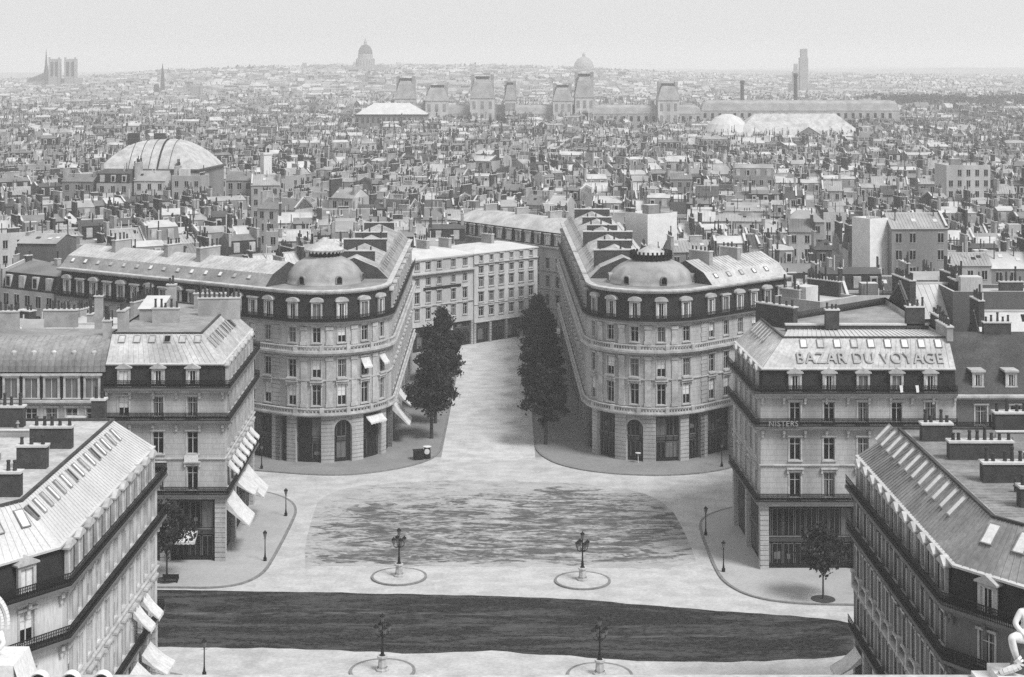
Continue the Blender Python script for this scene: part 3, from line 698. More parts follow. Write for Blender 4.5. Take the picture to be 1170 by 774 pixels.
        q = [(*en[1][0], 26.5), (*en[1][1], 26.5), (*en[2][1], 28), (*en[2][0], 28)]
        b.ribs(*q, .7, .06, .06)
        b.build('roof', ['zinc', 'zinc2' if left else 'zinc', 'brick'], root)
        for u in even(L_ - cut - 2, int((L_ - cut) / 3.1), .5): 
            x, y = A[0] + dx * u + dy * -1.5, A[1] + dy * u - dx * -1.5
            put_skylight(root, x, y, 25.6, a, atan2(1.68, 1.65), .75, .85, R.choice((0, 1, 1)))
        if is_wing: spots = ((8.5, 3.4), (20.1, 3.4), (27.5, 4.4)) if left else ((7, 4), (14, 3.4))
        else: spots = [(u + R.uniform(-2.5, 2.5), R.choice((5.5, 8.5, 7))) for u in range(9, int(L_), 15)]
        for u, l in spots:
            x, y = p0[0] + dx * u + dy * -5.9, p0[1] + dy * u - dx * -5.9
            put_chimney(root, x, y, 25, 29.3 if is_wing else 28.5 + R.uniform(-.3, .3), l, .85, a + pi / 2, int(l * 1.3) if is_wing else 3, mats='plaster' if is_wing else 'brick')
    # the dome with its cap
    b = MB(); x, y = c
    k = 1. if cresting == 'cap' else 1.12
    P = [(5.85, 24.75), (5.9, 25.0), (5.75, 25.05), (5.7, 25.6), (5.45, 26.3), (4.95, 27.0), (4.2, 27.7), (3.3, 28.25), (2.6, 28.55), (2.35, 28.7)]
    dk = MB(); dk.lathe(x, y, [(q_ * k, 24.75 + (z - 24.75) * (1 if k == 1 else .88)) for q_, z in P], 40); dome = dk.build('dome', 'dome', root, smooth=True)
    zt = 28.7 if k == 1 else 28.2
    b.lathe(x, y, [(2.35 * k, zt - .1), (2.3 * k, zt + .75), (2.75 * k, zt + .8)], 28, 1)
    cap = [(2.8 * k, zt + .78), (2.85 * k, zt + 1.0), (2.2 * k, zt + 1.4), (1.3 * k, zt + 1.95), (.6, zt + 2.35), (.35, zt + 2.7), (.02, zt + 2.75)]
    if cresting != 'cap': cap = [(2.3, zt + .78), (1.9, zt + 1.2), (1., zt + 1.7), (.3, zt + 2.1), (.02, zt + 2.2)]
    b.lathe(x, y, cap, 28, 0)
    for i in range(28):
        t = 2 * pi * i / 28
        if cresting == 'cap': b.tube((x + 2.85 * cos(t), y + 2.85 * sin(t), zt + .95), (x + 2.8 * cos(t), y + 2.8 * sin(t), zt + .55), .2, .12, 6, 0)
        else:
            b.tube((x + 3. * cos(t), y + 3. * sin(t), zt + .1), (x + 3.05 * cos(t), y + 3.05 * sin(t), zt + 1.25), .2, .16, 5, 1)
    if cresting != 'cap': b.lathe(x, y, [(2.5, zt - .1), (3.1, zt + .2), (3.1, zt + .4), (2.2, zt + .8)], 28, 1)
    b.build('dome_cap', ['zinc', 'iron'], dome)
    for phi in ((-28, 28, 80, -80) if left else (-38, 12, 70, -80)):
        t = radians(phi); rr = 5.62 * k; px, py = x + rr * sin(t), y - rr * cos(t)
        q = MB(); T = lambda X, Y, Z: (px + cos(t) * X - sin(t) * Y, py + sin(t) * X + cos(t) * Y, 25.0 + Z)
        pts = [(.4 * cos(pi * i / 8), .8 + .4 * sin(pi * i / 8)) for i in range(9)] + [(-.4, .15), (.4, .15)]
        n = len(pts)
        for i in range(n): (x0, z0), (x1, z1) = pts[i], pts[(i + 1) % n]; q.poly([T(x0 * 1.25, -.3, z0 * 1.12), T(x1 * 1.25, -.3, z1 * 1.12), T(x1 * 1.25, 1.2, z1 * 1.12), T(x0 * 1.25, 1.2, z0 * 1.12)], 0); q.poly([T(x0, -.3, z0), T(x1, -.3, z1), T(x1 * 1.25, -.3, z1 * 1.12), T(x0 * 1.25, -.3, z0 * 1.12)], 0)
        q.poly([T(x_, -.12, z_) for x_, z_ in pts], 1)
        q.build('dome_window', ['zinc2', 'glass'], dome)
    return root, poly, n_arc
A_, Ap, An = rotunda_block('rotunda_building', 'domed corner building left of the avenue with a closed scalloped cap on its dome', (-28, 242), 10, -33.2, 90, (-21, 0, 21, 42, 63), 22, (-73, 259.5), (-18.6, 302), [(-30.6, 302), (-30.3, 245.9), (-66.4, 269.5)], True, 'cap')
C_, Cp, Cn = rotunda_block('rotunda_building', 'domed corner building right of the avenue with dark iron cresting round its dome', (20.8, 242.3), 9.7, -90, 43, (27, 4, -19, -42, -65), -19, (43.1, 249.9), (10.0, 335), [(34.9, 258.6), (23.1, 247.6), (22.2, 335)], False, 'crest')
for phi, w in ((42, 1.5), (63, 1.5)):
    (x, y), = arc_pts((-28, 242), 10.02, (phi,)); put_awning(A_, x, y, 14.9, radians(phi), w, .9, 1.2)
(x, y), = arc_pts((-28, 242), 10.02, (52,)); put_awning(A_, x, y, 6.3, radians(52), 3.4, 1.0, .8)
put_awning(A_, -18, 246.5, 6.4, pi / 2, 5.5, 2.6, 3.4); put_awning(A_, -18.05, 255, 6.4, pi / 2, 4, 2.2, 2.4)
b = MB(); b.lathe(18.1, 232.3, [(.02, 1.5), (.4, 1.5), (.4, 1.55), (.02, 1.55)], 16); b.tube((18.1, 232.3, .14), (18.1, 232.3, 1.5), .05, .05, 6)
tag(b.build('sign', 'marble', None, off=(18.1, 232.3, .14)), 'small round white sign on a post before the arched doorway right of the avenue', 'sign')

# ------------------------------------------------------------------ the houses that close the avenue
d = (.725, .689); nI = (-.689, .725)
def P_(s, q): return (-20.6 + d[0] * s + nI[0] * q, 320.3 + d[1] * s + nI[1] * q)
def plain_house(name, label, poly, bays, st, z0, z1, mats, roof, cor, shop=0, styles=('plain', 'curtain'), cat='house'):
    cx = sum(p[0] for p in poly) / len(poly); cy = sum(p[1] for p in poly) / len(poly)
    r = thing(name, (cx, cy, 0), label, cat)
    walls(r, poly, bays, st, z0, z1, mats, pick(*styles)); 
    if cor: ledge(r, poly[:2], False, cor)
    b = MB(); b.sweep(poly, roof[0], True); q = offset(poly, roof[0][-1][0], True); b.poly([(x, y, roof[0][-1][1]) for x, y in q]); b.build('roof', roof[1], r)
    if shop: shopfront(r, poly[:2], shop, pier_list(poly[:2], 5, .5))
    return r
e1p = [P_(0, 0), P_(17.4, 0), P_(17.4, 12), P_(0, 12)]; e2p = [P_(17.45, -.3), P_(35.6, -.3), P_(35.6, 12), P_(17.45, 12)]
e1 = plain_house('terraced_house', 'pale house closing the avenue on the left with dark shops below and a projecting cornice', e1p, {0: [2.4, 5.3, 8.2, 12.0, 15.2]}, [(6.4, 1.2, 2.3), (9.7, 1.2, 2.2), (13.2, 1.1, 1.5), (16.3, 1.2, 1.6)], 5, 18.4, 'w0', ([(.3, 18.4), (.3, 18.6), (-4, 19.8)], 'zinc3'), [(8.9, .25, .25), (15.2, .75, .5), (18.1, .3, .3)], 5)
e2 = plain_house('terraced_house', 'pale house closing the avenue on the right with many dark window recesses', e2p, {0: even(18.15, 6, .5)}, [(5.6, 1.35, 1.9), (8.5, 1.35, 2.0), (11.6, 1.35, 2.0), (14.4, 1.2, 1.4), (16.9, .9, 1.1)], 4.3, 18.4, 'w0', ([(.2, 18.4), (.2, 18.6), (-4, 19.6)], 'zinc3'), [(4.2, .2, .25), (7.9, .15, .2), (16.2, .35, .3)], 4.3, ('curtain', 'plain'))
for r_, s0 in ((e1, 4), (e1, 9), (e2, 27), (e1, 15)): x, y = P_(s0, 6); put_chimney(r_, x, y, 18.8, 21.6, 3.2, .8, .76 + pi / 2, 4, mats='plaster')
b = MB(); p = [P_(4, 0), P_(14, 0)]; b.sweep(p, [(.0, 12.2), (.12, 12.2), (.12, 12.75), (0, 12.75)]); b.build('sign_bar', 'iron', e1)
Fp = [(-15, 385), (11.4, 351), (20.9, 358.4), (-5.5, 392.4)]
f_ = plain_house('mansard_house', 'wide house with white dormers behind the pale houses that end the avenue', Fp, {0: even(43, 12, .6)}, [(4.6, 1.3, 2.4), (8.6, 1.3, 2.4), (12.6, 1.3, 2.3)], 0, 17.4, 'stone', ([(-.1, 17.4), (-.5, 20.6)], 'slate'), [(4, .3, .3), (8, .3, .3), (12, .3, .3), (17, .6, .5)])
b = MB(); b.sweep(Fp, [(-.1, 20.6), (-4.4, 23.0)], True); b.poly([(x, y, 23) for x, y in offset(Fp, -4.4, True)]); b.build('upper_roof', 'zinc', f_)
dorm_on(f_, Fp, 0, even(43, 12, .6), .0, 17.9, w=1.9, h=2.2, top='x', tops=('x',), styles=pick('blind', 'blind', 'plain'))
for u in (8, 20, 32): t = u / 43; put_chimney(f_, -15 + 26.4 * t + 5, 385 - 34 * t + 4, 21, 24.6, 3.4, .8, .66, 5, mats='plaster')
#PART3
# ------------------------------------------------------------------ terrain
def terrain(x, y):
    def ss(a, b, v): t = min(1, max(0, (v - a) / (b - a))); return t * t * (3 - 2 * t)
    w = 22 + 26 * ss(-1500, 1800, x) + 7 * sin(x * .0031 + 1) + 4 * sin(x * .0091) + 3 * sin(y * .004 + x * .002)
    h = ss(2300, 5200, y) * w
    h += 26 * ss(900, 250, hypot((x + 285) * 1.1, (y - 3100) * .8))
    return h
gx = [-6000, -4000, -3000, -2400, -2000] + [-1800 + 100 * i for i in range(37)] + [2000, 2400, 3000, 4000, 6000]
gy = [-1500, -400, 0, 100, 600, 1200, 1800] + [2000 + 150 * i for i in range(28)] + [6800, 8000, 10000]
b = MB()
for y in gy:
    for x in gx: b.v.append((x, y, terrain(x, y)))
n = len(gx)
for j in range(len(gy) - 1):
    for i in range(n - 1): b.f.append((j * n + i, j * n + i + 1, (j + 1) * n + i + 1, (j + 1) * n + i)); b.m.append(0)
struct('ground', b, 'ground')

def sheet(name, pts, z, m):
    b = MB(); b.poly([(x, y, z) for x, y in pts]); return struct(name, b, m)
def smooth_path(pts, it=2):
    for _ in range(it):
        out = [pts[0]]
        for a, c in zip(pts, pts[1:]): out += [(a[0] * .75 + c[0] * .25, a[1] * .75 + c[1] * .25), (a[0] * .25 + c[0] * .75, a[1] * .25 + c[1] * .75)]
        pts = out + [pts[-1]]
    return pts
# pavements: kerb line (smoothed) closed behind by straight corners under the houses
def pavement(kerb_pts, rest, m, z=.14):
    k = smooth_path(kerb_pts); pts = k + rest
    b = MB(); b.prism(pts, 0, z); struct('pavement', b, m)
    s = MB(); s.sweep(k, [(.02, 0), (.02, z + .02), (-.3, z + .02), (-.3, z)]); struct('kerb', s, 'kerb')
kA = [(-62, 239), (-45, 230.5), (-35.7, 227.9), (-28, 225.5), (-22.8, 225.3), (-17.8, 227.6), (-13.6, 231.2), (-11, 235.8), (-10.3, 243), (-10.2, 280), (-10.2, 316)]
pavement(kA, [(-21, 318), (-32, 318), (-78, 262), (-78, 247)], 'walk')
kC = [(3.0, 345), (3.2, 290), (3.3, 245), (3.7, 238.5), (6, 232), (10.2, 227.8), (15.7, 225.6), (21.2, 225.1), (26.5, 226.3), (31, 229.3), (38, 236), (56, 253)]
pavement(kC, [(50, 266), (26, 266), (12, 350)], 'walk')
kB = [(-70, 176.7), (-37, 176.8), (-32.4, 176.5), (-29.4, 178), (-27.8, 181.6), (-27.5, 187), (-27.3, 203), (-27.6, 209), (-29.8, 214), (-34, 217.5), (-60, 234)]
pavement(kB, [(-76, 234), (-76, 176.7)], 'walk2')
kD = [(58, 229), (30, 210.5), (25.5, 206.6), (23.4, 203), (22.9, 197), (22.9, 183), (23.4, 178), (25.4, 173.8), (28.8, 171.7), (34.5, 170.9), (70, 170.5)]
pavement(kD, [(70, 229)], 'walk2')
kG = [(-28, 100), (-27.6, 142), (-28.2, 148.5), (-31, 152), (-38, 153), (-70, 153)]
pavement(kG, [(-70, 100)], 'walk2')
kH = [(70, 151.5), (36, 151.5), (29, 150.5), (26.4, 147.5), (25.8, 142), (26, 100)]
pavement(kH, [(70, 100)], 'walk2')
# the carriageways
sheet('avenue_road', [(-10.3, 234), (3.4, 234), (3.1, 300), (3.0, 346), (-5, 336), (-19, 322), (-10.3, 310)], .012, 'avenue')
struct('road_ground', (lambda b: (b.poly([(-75, 90, .004), (75, 90, .004), (75, 236, .004), (-75, 236, .004)]), b)[1])(MB()), 'strip')
sq = [(-23.5, 184.6), (-24.6, 192), (-25.2, 204), (-25.5, 214), (-22, 219.5), (-14, 222.3), (-3, 223), (9, 221.6), (17, 217.5), (20.5, 210), (21.2, 196), (21.2, 183.6), (8, 184.2), (-8, 184.8)]
rb = random.Random(3)
def wob(pts, st, am):
    out = []
    for a, c in zip(pts, pts[1:]):
        n = max(1, int(hypot(c[0] - a[0], c[1] - a[1]) / st))
        for i in range(n): t = i / n; out.append((a[0] + (c[0] - a[0]) * t, a[1] + (c[1] - a[1]) * t + rb.uniform(-am, am)))
    return out
bl = wob([(36, 157.5), (38.5, 160), (38, 164), (32, 167.2), (20, 169.8), (14, 171.3), (7, 173.2), (-3, 174.2), (-20, 175.4), (-37, 176.1), (-75, 176.3)], 1.5, .16) + wob([(-75, 158.6), (-32, 158.8), (-20, 158.4), (-9, 157.1), (-2, 157.9), (12, 155.2), (21, 154.9), (29, 155.8), (36, 157.5)], 1.5, .22)
sheet('boulevard', bl, .02, 'boulevard')
sheet('square_road', wob(smooth_path(sq + [sq[0]], 1), .6, .35), .016, 'square')
# a band of cut stones at the mouth of the avenue
sheet('crossing', [(-12.5, 230.6), (-8, 233.6), (2, 233.6), (6.2, 230.6), (4, 227.4), (-8, 227.4)], .018, 'strip')

# ------------------------------------------------------------------ lamps
def ring(cx, cy, r, n=40): return [(cx + r * cos(2 * pi * i / n), cy + r * sin(2 * pi * i / n)) for i in range(n)]
LM = {}
def lamp_parts():
    p = MB(); p.lathe(0, 0, [(.62, 0), (.62, .18), (.5, .2), (.5, .35)], 8); p.lathe(0, 0, [(.42, .35), (.36, 1.15), (.48, 1.2), (.48, 1.38), (.2, 1.42)], 8)
    LM['ped'] = p.mesh('pedestal', 'trim')
    q = MB(); q.lathe(0, 0, [(.3, 1.4), (.17, 1.55), (.13, 2.0), (.16, 2.05), (.09, 2.15), (.075, 3.4), (.16, 3.45), (.07, 3.55), (.06, 4.6)], 10)
    for i in range(4):
        t = pi / 2 * i + .4; c_, s_ = cos(t), sin(t)
        P = [(0, 0, 3.3), (.3 * c_, .3 * s_, 3.2), (.58 * c_, .58 * s_, 3.35), (.62 * c_, .62 * s_, 3.6)]
        for a, c in zip(P, P[1:]): q.tube(a, c, .045, .04, 5)
    LM['pole'] = q.mesh('pole', 'iron')
    l = MB(); l.lathe(0, 0, [(.08, 0), (.13, .05), (.23, .5), (.25, .52)], 6); L2 = MB(); l.lathe(0, 0, [(.27, .52), (.2, .66), (.08, .72), (.05, .82), (.01, .86)], 6, 1)
    LM['lan'] = l.mesh('lantern', ['curtain', 'iron'])
    s = MB(); s.lathe(0, 0, [(.2, 0), (.2, .35), (.12, .45), (.07, .9), (.05, 2.55), (.09, 2.6), (.05, 2.7)], 8); s.tube((-.28, 0, 2.5), (.28, 0, 2.5), .02, .02, 4)
    LM['post'] = s.mesh('post', 'iron')
lamp_parts()
for (x, y, lab) in ((-12.6, 180.6, 'five-lantern candelabra on the left island between square and boulevard'), (7.8, 179.2, 'five-lantern candelabra on the right island between square and boulevard'), (-12.2, 152.4, 'five-lantern candelabra on the left island on the near side of the dark boulevard'), (8.2, 151.4, 'five-lantern candelabra on the right island on the near side of the dark boulevard')):
    b = MB(); b.prism(ring(x, y, 3.1), 0, .15); struct('traffic_island', b, 'strip')
    b = MB(); b.sweep(ring(x, y, 3.1), [(.02, 0), (.02, .17), (-.25, .17), (-.25, .15)], True); struct('kerb', b, 'kerb')
    t = thing('street_candelabra', (x, y, .15), lab, 'street lamp', 'candelabra lamps on the round islands')
    link('pedestal', LM['ped'], t); pl = link('pole', LM['pole'], t)
    for i in range(4): link('lantern', LM['lan'], t, (.62 * cos(pi / 2 * i + .4), .62 * sin(pi / 2 * i + .4), 3.6))
    link('lantern', LM['lan'], t, (0, 0, 4.55))
for (x, y, lab) in ((-28.4, 186.2, 'slim single lamp post on the pavement beside the white awnings, nearer of two'), (-28.6, 204.8, 'slim single lamp post on the pavement beside the white awnings, farther of two'),
                    (23.5, 196.4, 'slim single lamp post beside the lettered building, farther of two'), (23.8, 182.2, 'slim single lamp post beside the lettered building, nearer of two'),
                    (-28.7, 151, 'slim single lamp post on the near kerb below the bottom left building'), (-35.4, 228.9, 'slim single lamp post at the kerb left of the left domed building'),
                    (29.8, 230, 'slim single lamp post at the kerb in front of the right domed building'), (2.5, 283, 'slim single lamp post among the trees on the right kerb of the avenue')):
    t = thing('lamp_post', (x, y, .14), lab, 'street lamp', 'single lamp posts at the kerbs'); link('post', LM['post'], t); link('lantern', LM['lan'], t, (0, 0, 2.68))
# dark stall by the first left tree, bench by the boulevard trees
t = thing('street_stall', (-13.2, 234.4, .14), 'small dark street stall with a round white sign below the nearest left tree', 'stall')
b = MB(); T = lambda x, y, z: (x * .96 - y * .28, x * .28 + y * .96, z)
b.box(-1.0, .35, -.6, .6, .15, 1.25, T=T); b.box(-1.1, .45, -.7, .7, 1.25, 1.35, T=T, nobot=False)
for o_ in ((-.9, -.5), (.2, -.5), (-.9, .5), (.2, .5)): b.box(o_[0] - .05, o_[0] + .05, o_[1] - .05, o_[1] + .05, 0, .15, T=T)
o = link('cabinet', b.mesh('cabinet', 'shop'), t)
b = MB(); b.lathe(.9, .35, [(.5, 0), (.52, .1), (.5, 1.2), (.42, 1.5), (.5, 1.55), (.5, 1.7)], 12); link('drum', b.mesh('drum', 'shop'), t)
b = MB(); b.lathe(.9, .3, [(.62, 1.72), (.62, 1.78), (.02, 1.85)], 14, 0); b.tube((.9, -.26, 1.15), (.9, -.3, 1.15), .4, .4, 14); link('round_sign', b.mesh('round_sign', 'marble'), t)
t = thing('bench', (-37.6, 178.4, .14), 'dark street bench at the foot of the boulevard trees', 'bench')
b = MB(); b.box(-.9, .9, -.22, .22, .42, .48, nobot=False); b.box(-.9, .9, -.03, .03, .5, .9, nobot=False); link('seat', b.mesh('seat', 'shop'), t)
for s_ in (-.7, .7): b = MB(); b.box(s_ - .05, s_ + .05, -.2, .2, 0, .42); link('leg', b.mesh('leg', 'iron'), t)

# ------------------------------------------------------------------ trees
def crown_mesh(seed, rx, rz, zc, n, leaf):
    r = random.Random(seed); b = MB(); cl = []
    for _ in range(64):
        while True:
            p = Vector((r.uniform(-1, 1), r.uniform(-1, 1), r.uniform(-1, 1)))
            if .25 < p.length < 1: break
        t = (p.z + 1) / 2; w = (.8 + .3 * sin(pi * min(1, t * 1.5))) * (1 - max(0, t - .5) * .8)
        cl.append((Vector((p.x * rx * w, p.y * rx * w, zc + p.z * rz)), r.uniform(.4, .9)))
    for _ in range(n):
        c, q = r.choice(cl); u = Vector((r.gauss(0, 1), r.gauss(0, 1), r.gauss(0, .7))).normalized() * (q * (r.uniform(.45, 1.05) if r.random() < .8 else r.uniform(1., 1.6)))
        p = c + u; a = Vector((r.gauss(0, 1), r.gauss(0, 1), r.gauss(0, 1))).normalized(); e = a.orthogonal().normalized(); f = a.cross(e)
        s = leaf * r.uniform(.6, 1.3); b.poly([p - e * s, p - f * s * .6, p + e * s, p + f * s * .6])
    return b.mesh('crown', 'leaf')
def trunk_mesh(seed, h, r0):
    r = random.Random(seed); b = MB(); b.tube((0, 0, 0), (0, 0, h), r0, r0 * .7, 8); p = Vector((0, 0, h))
    for i in range(6):
        t = i * 1.05 + r.uniform(-.3, .3); q = p + Vector((cos(t) * 1.3, sin(t) * 1.3, r.uniform(1.2, 2.2))); b.tube(p - Vector((0, 0, r.uniform(0, .6))), q, r0 * .5, r0 * .25, 5)
        b.tube(q, q + Vector((cos(t) * .8, sin(t) * .8, r.uniform(.8, 2))), r0 * .25, r0 * .1, 4)
    b.tube(p, p + Vector((r.uniform(-.3, .3), r.uniform(-.3, .3), 4.)), r0 * .6, r0 * .2, 6)
    return b.mesh('trunk', 'bark')
CR = [crown_mesh(i, 3.5, 4.5, 8.0, 6500, .26) for i in range(4)]; TR = [trunk_mesh(i, 4.2, .3) for i in range(3)]
def tree(x, y, s, k, lab, grp, sz=1., cr=CR, tr=TR):
    t = thing('street_tree', (x, y, .14), lab, 'tree', grp)
    link('trunk', tr[k % len(tr)], t).scale = (s, s, s * sz); link('crown', cr[k % len(cr)], t).scale = (s, s, s * sz); t.rotation_euler = (0, 0, k * 2.1)
    return t
ORDN = ['nearest', 'second', 'third', 'fourth', 'fifth', 'sixth', 'seventh', 'eighth', 'ninth', 'tenth', 'eleventh', 'twelfth']
for i, y in enumerate((247.5, 258, 269.5, 280, 291.5)): tree(-12.3 + .12 * (i % 2), y, (.97, .88, 1., .9, 1.02)[i], i, '%s dark leafy tree from the square in the left row along the avenue' % ORDN[i], 'trees along the avenue', (1, 1.04, .97, 1.08, 1.08)[i])
for i, y in enumerate((243.5, 255, 266, 277.5, 288, 300, 312, 325)): tree(5.1 - .1 * (i % 2), y, (.96, .84, 1., .88, .98, .9, .96, .9)[i], i + 1, '%s dark leafy tree from the square in the right row along the avenue' % ORDN[i], 'trees along the avenue')
CS = [crown_mesh(11, 2.3, 2.2, 4.6, 2200, .2)]; TS = [trunk_mesh(11, 2.6, .1)]
for x, y, s, lab in ((-38.2, 179.2, 1.25, 'young dark tree on the boulevard pavement half hidden by the bottom left building'), (-41.5, 179.4, 1.15, 'young dark tree farther left before the building with white awnings'), (33.2, 172.8, 1.12, 'young thin-trunked tree on the pavement before the lettered building'), (44, 172.8, 1.2, 'young tree on the boulevard hidden behind the bottom right building')):
    tree(x, y, s, 0, lab, 'young trees along the boulevard', 1., CS, TS)
    b = MB(); b.prism(ring(x, y, 1.3, 20), .14, .17); struct('soil_ring', b, 'bark')

# ------------------------------------------------------------------ the opera roof edge below the camera, with its figures
t = thing('opera_house', (0, 60, 0), 'pale stone roof edge with shell antefixes at the bottom of the view', 'building')
b = MB(); b.box(-27, 27, 38, 71.4, 0, 29.2); b.build('wall', 'stone', t)
b = MB(); b.box(-27.4, 27.4, 70.6, 71.8, 29.2, 30.02, nobot=False); b.build('parapet', 'trim', t)
def antefix(x):
    b = MB(); n = 12; rr = .42
    o_ = [(rr * cos(pi * i / n), rr * sin(pi * i / n)) for i in range(n + 1)]
    b.poly([(x + a * .8, 70.9, 30.02 + c * .8) for a, c in o_], 1)
    for (a, c), (a2, c2) in zip(o_, o_[1:]):
        b.poly([(x + a, 70.78, 30.02 + c), (x + a2, 70.78, 30.02 + c2), (x + a2, 71.3, 30.02 + c2), (x + a, 71.3, 30.02 + c)], 0); b.poly([(x + a, 70.78, 30.02 + c), (x + a2, 70.78, 30.02 + c2), (x + a2 * .8, 70.9, 30.02 + c2 * .8), (x + a * .8, 70.9, 30.02 + c * .8)], 0)
    b.build('antefix', ['marble', 'slate'], t)
for i in range(9): antefix(-20.75 + 1.38 * i - (0 if i < 3 else .0)) if i < 3 else None
b = MB(); b.box(-26.5, -21.35, 69.3, 71.6, 29.2, 31.35, nobot=False); b.poly([(-21.35, 69.3, 31.35), (-20.95, 69.3, 30.1), (-20.95, 71.6, 30.1), (-21.35, 71.6, 31.35)]); b.build('pedestal', 'marble', t)
b = MB(); b.box(20.3, 21.0, 70.4, 71.6, 29.2, 30.28, nobot=False); b.box(21.0, 26.5, 69.6, 71.6, 29.2, 30.62, nobot=False); b.build('pedestal', 'marble', t)
def skinned(name, pts, edges, mats, label, cat, loc):
    me = bpy.data.meshes.new(name); me.from_pydata([p[:3] for p in pts], edges, [])
    o = bpy.data.objects.new(name, me); COL.objects.link(o)
    s = o.modifiers.new('skin', 'SKIN'); s.use_smooth_shade = True
    o.modifiers.new('sub', 'SUBSURF').levels = 2; o.modifiers['sub'].render_levels = 2
    for i, p in enumerate(pts): v = me.skin_vertices[0].data[i]; v.radius = (p[3], p[3]); v.use_root = i == 0
    bpy.context.view_layer.update()
    dg = bpy.context.evaluated_depsgraph_get(); m2 = bpy.data.meshes.new_from_object(o.evaluated_get(dg)); bpy.data.objects.remove(o)
    m2.materials.clear(); m2.materials.append(M[mats]); m2.polygons.foreach_set('use_smooth', [True] * len(m2.polygons))
    o = bpy.data.objects.new(name, m2); COL.objects.link(o); o.location = loc; return tag(o, label, cat)
# seated figure, hips at the origin, turned towards the left of the view
sp_ = [(0, 0, 0, .34), (0, .02, .45, .3), (0, .03, .9, .36), (0, .0, 1.2, .2), (-.04, -.03, 1.38, .12), (-.08, -.05, 1.62, .21), (-.09, -.05, 1.8, .17),
       (-.42, 0, 1.08, .17), (-.72, -.15, .62, .135), (-.38, -.42, .2, .1), (-.26, -.5, .14, .09),
       (.42, 0, 1.08, .17), (.65, -.1, .55, .135), (.4, -.45, .25, .1), (.3, -.5, .2, .09),
       (-.55, -.25, .05, .27), (-.98, -.5, .12, .2), (-.82, -.5, -.5, .16), (-.62, -.42, -1.05, .11), (-.8, -.62, -1.18, .09),
       (.3, -.4, .05, .27), (.3, -.95, .1, .2), (.25, -.9, -.5, .16), (.25, -.85, -1.1, .11), (.22, -1.1, -1.2, .09)]
se_ = [(0, 1), (1, 2), (2, 3), (3, 4), (4, 5), (5, 6), (2, 7), (7, 8), (8, 9), (9, 10), (2, 11), (11, 12), (12, 13), (13, 14), (0, 15), (15, 16), (16, 17), (17, 18), (18, 19), (0, 20), (20, 21), (21, 22), (22, 23), (23, 24)]
st_ = skinned('statue', sp_, se_, 'marble', 'pale seated statue cut off by the right edge at the bottom of the view', 'statue', (22.62, 70.7, 32.1))
b = MB(); b.lathe(.05, .15, [(.9, -1.5), (.78, -.9), (.62, -.3), (.5, .0)], 10); o = bpy.data.objects.new('rock_seat', b.mesh('rock_seat', 'stone2')); COL.objects.link(o); o.parent = st_
b = MB()
for i in range(9):
    a0, a1 = i / 9, (i + 1) / 9
    f0 = lambda a: (-.75 - .5 * a + .25 * sin(a * 5), -.55 - .1 * sin(a * 4), -.75 - .75 * a)
    p, q = f0(a0), f0(a1); b.tube(p, q, .22 - .1 * a0, .22 - .1 * a1, 7)
o = bpy.data.objects.new('drapery', b.mesh('drapery', 'marble')); COL.objects.link(o); o.parent = st_
# left: the hem of a wing and the shoulder of the group whose rest is outside the view
wg = MB(); K = 16
for j in range(3):
    P = [(-23.35 + (1.35 - .24 * j) * sin(1.75 * i / K), 70.6 - .06 * j, 32.75 + (1.45 - .3 * j) * cos(1.75 * i / K)) for i in range(K + 1)]
    for i in range(K): wg.tube(P[i], P[i + 1], .13, .13, 6)
w0 = (-22.4, 70.6, 31.35)
sx = [(-22.75, 70.6, 31.35, .4), (-22.75, 70.6, 31.95, .3), (-22.75, 70.6, 32.4, .36), (-22.75, 70.55, 32.8, .15), (-22.75, 70.5, 33.05, .22), (-22.35, 70.4, 32.3, .17), (-22.05, 70.3, 31.95, .14), (-22.3, 70.1, 31.7, .1), (-23.2, 70.4, 32.3, .17), (-23.5, 70.3, 31.9, .13)]
stl = skinned('statue', [(p[0] - w0[0], p[1] - w0[1], p[2] - w0[2], p[3]) for p in sx], [(0, 1), (1, 2), (2, 3), (3, 4), (2, 5), (5, 6), (6, 7), (2, 8), (8, 9)], 'marble', 'pale winged statue cut off by the left edge at the bottom of the view', 'statue', w0)
o = bpy.data.objects.new('wing', wg.mesh('wing', 'marble', w0)); COL.objects.link(o); o.parent = stl

#PART4
# ------------------------------------------------------------------ the city: one house generator, near houses as things, the rest as one mass
CM = ['w0', 'w1', 'w2', 'w3', 'r0', 'r1', 'r2', 'r3', 'glass', 'brick', 'plaster', 'pot', 'zinc3', 'trim', 'slate', 'blind']
def window_obj(par, x, y, z, ang, w, h):
    k = ('hw', w, h)
    if k not in CACHE:
        b = MB(); b.box(-w / 2, w / 2, -.02, .05, 0, h, 0); f = .09
        b.box(-w / 2 - f, w / 2 + f, -.08, .02, -.12, -.02, 1, nobot=False); b.box(-w / 2 - f, w / 2 + f, -.06, .02, h + .02, h + .12, 1, nobot=False)
        b.box(-.04, .04, -.04, -.02, 0, h, 1)
        CACHE[k] = b.mesh('window', ['glass', 'trim'])
    o = ORG[par.name]; link('window', CACHE[k], par, (x - o[0], y - o[1], z - o[2]), (0, 0, ang))

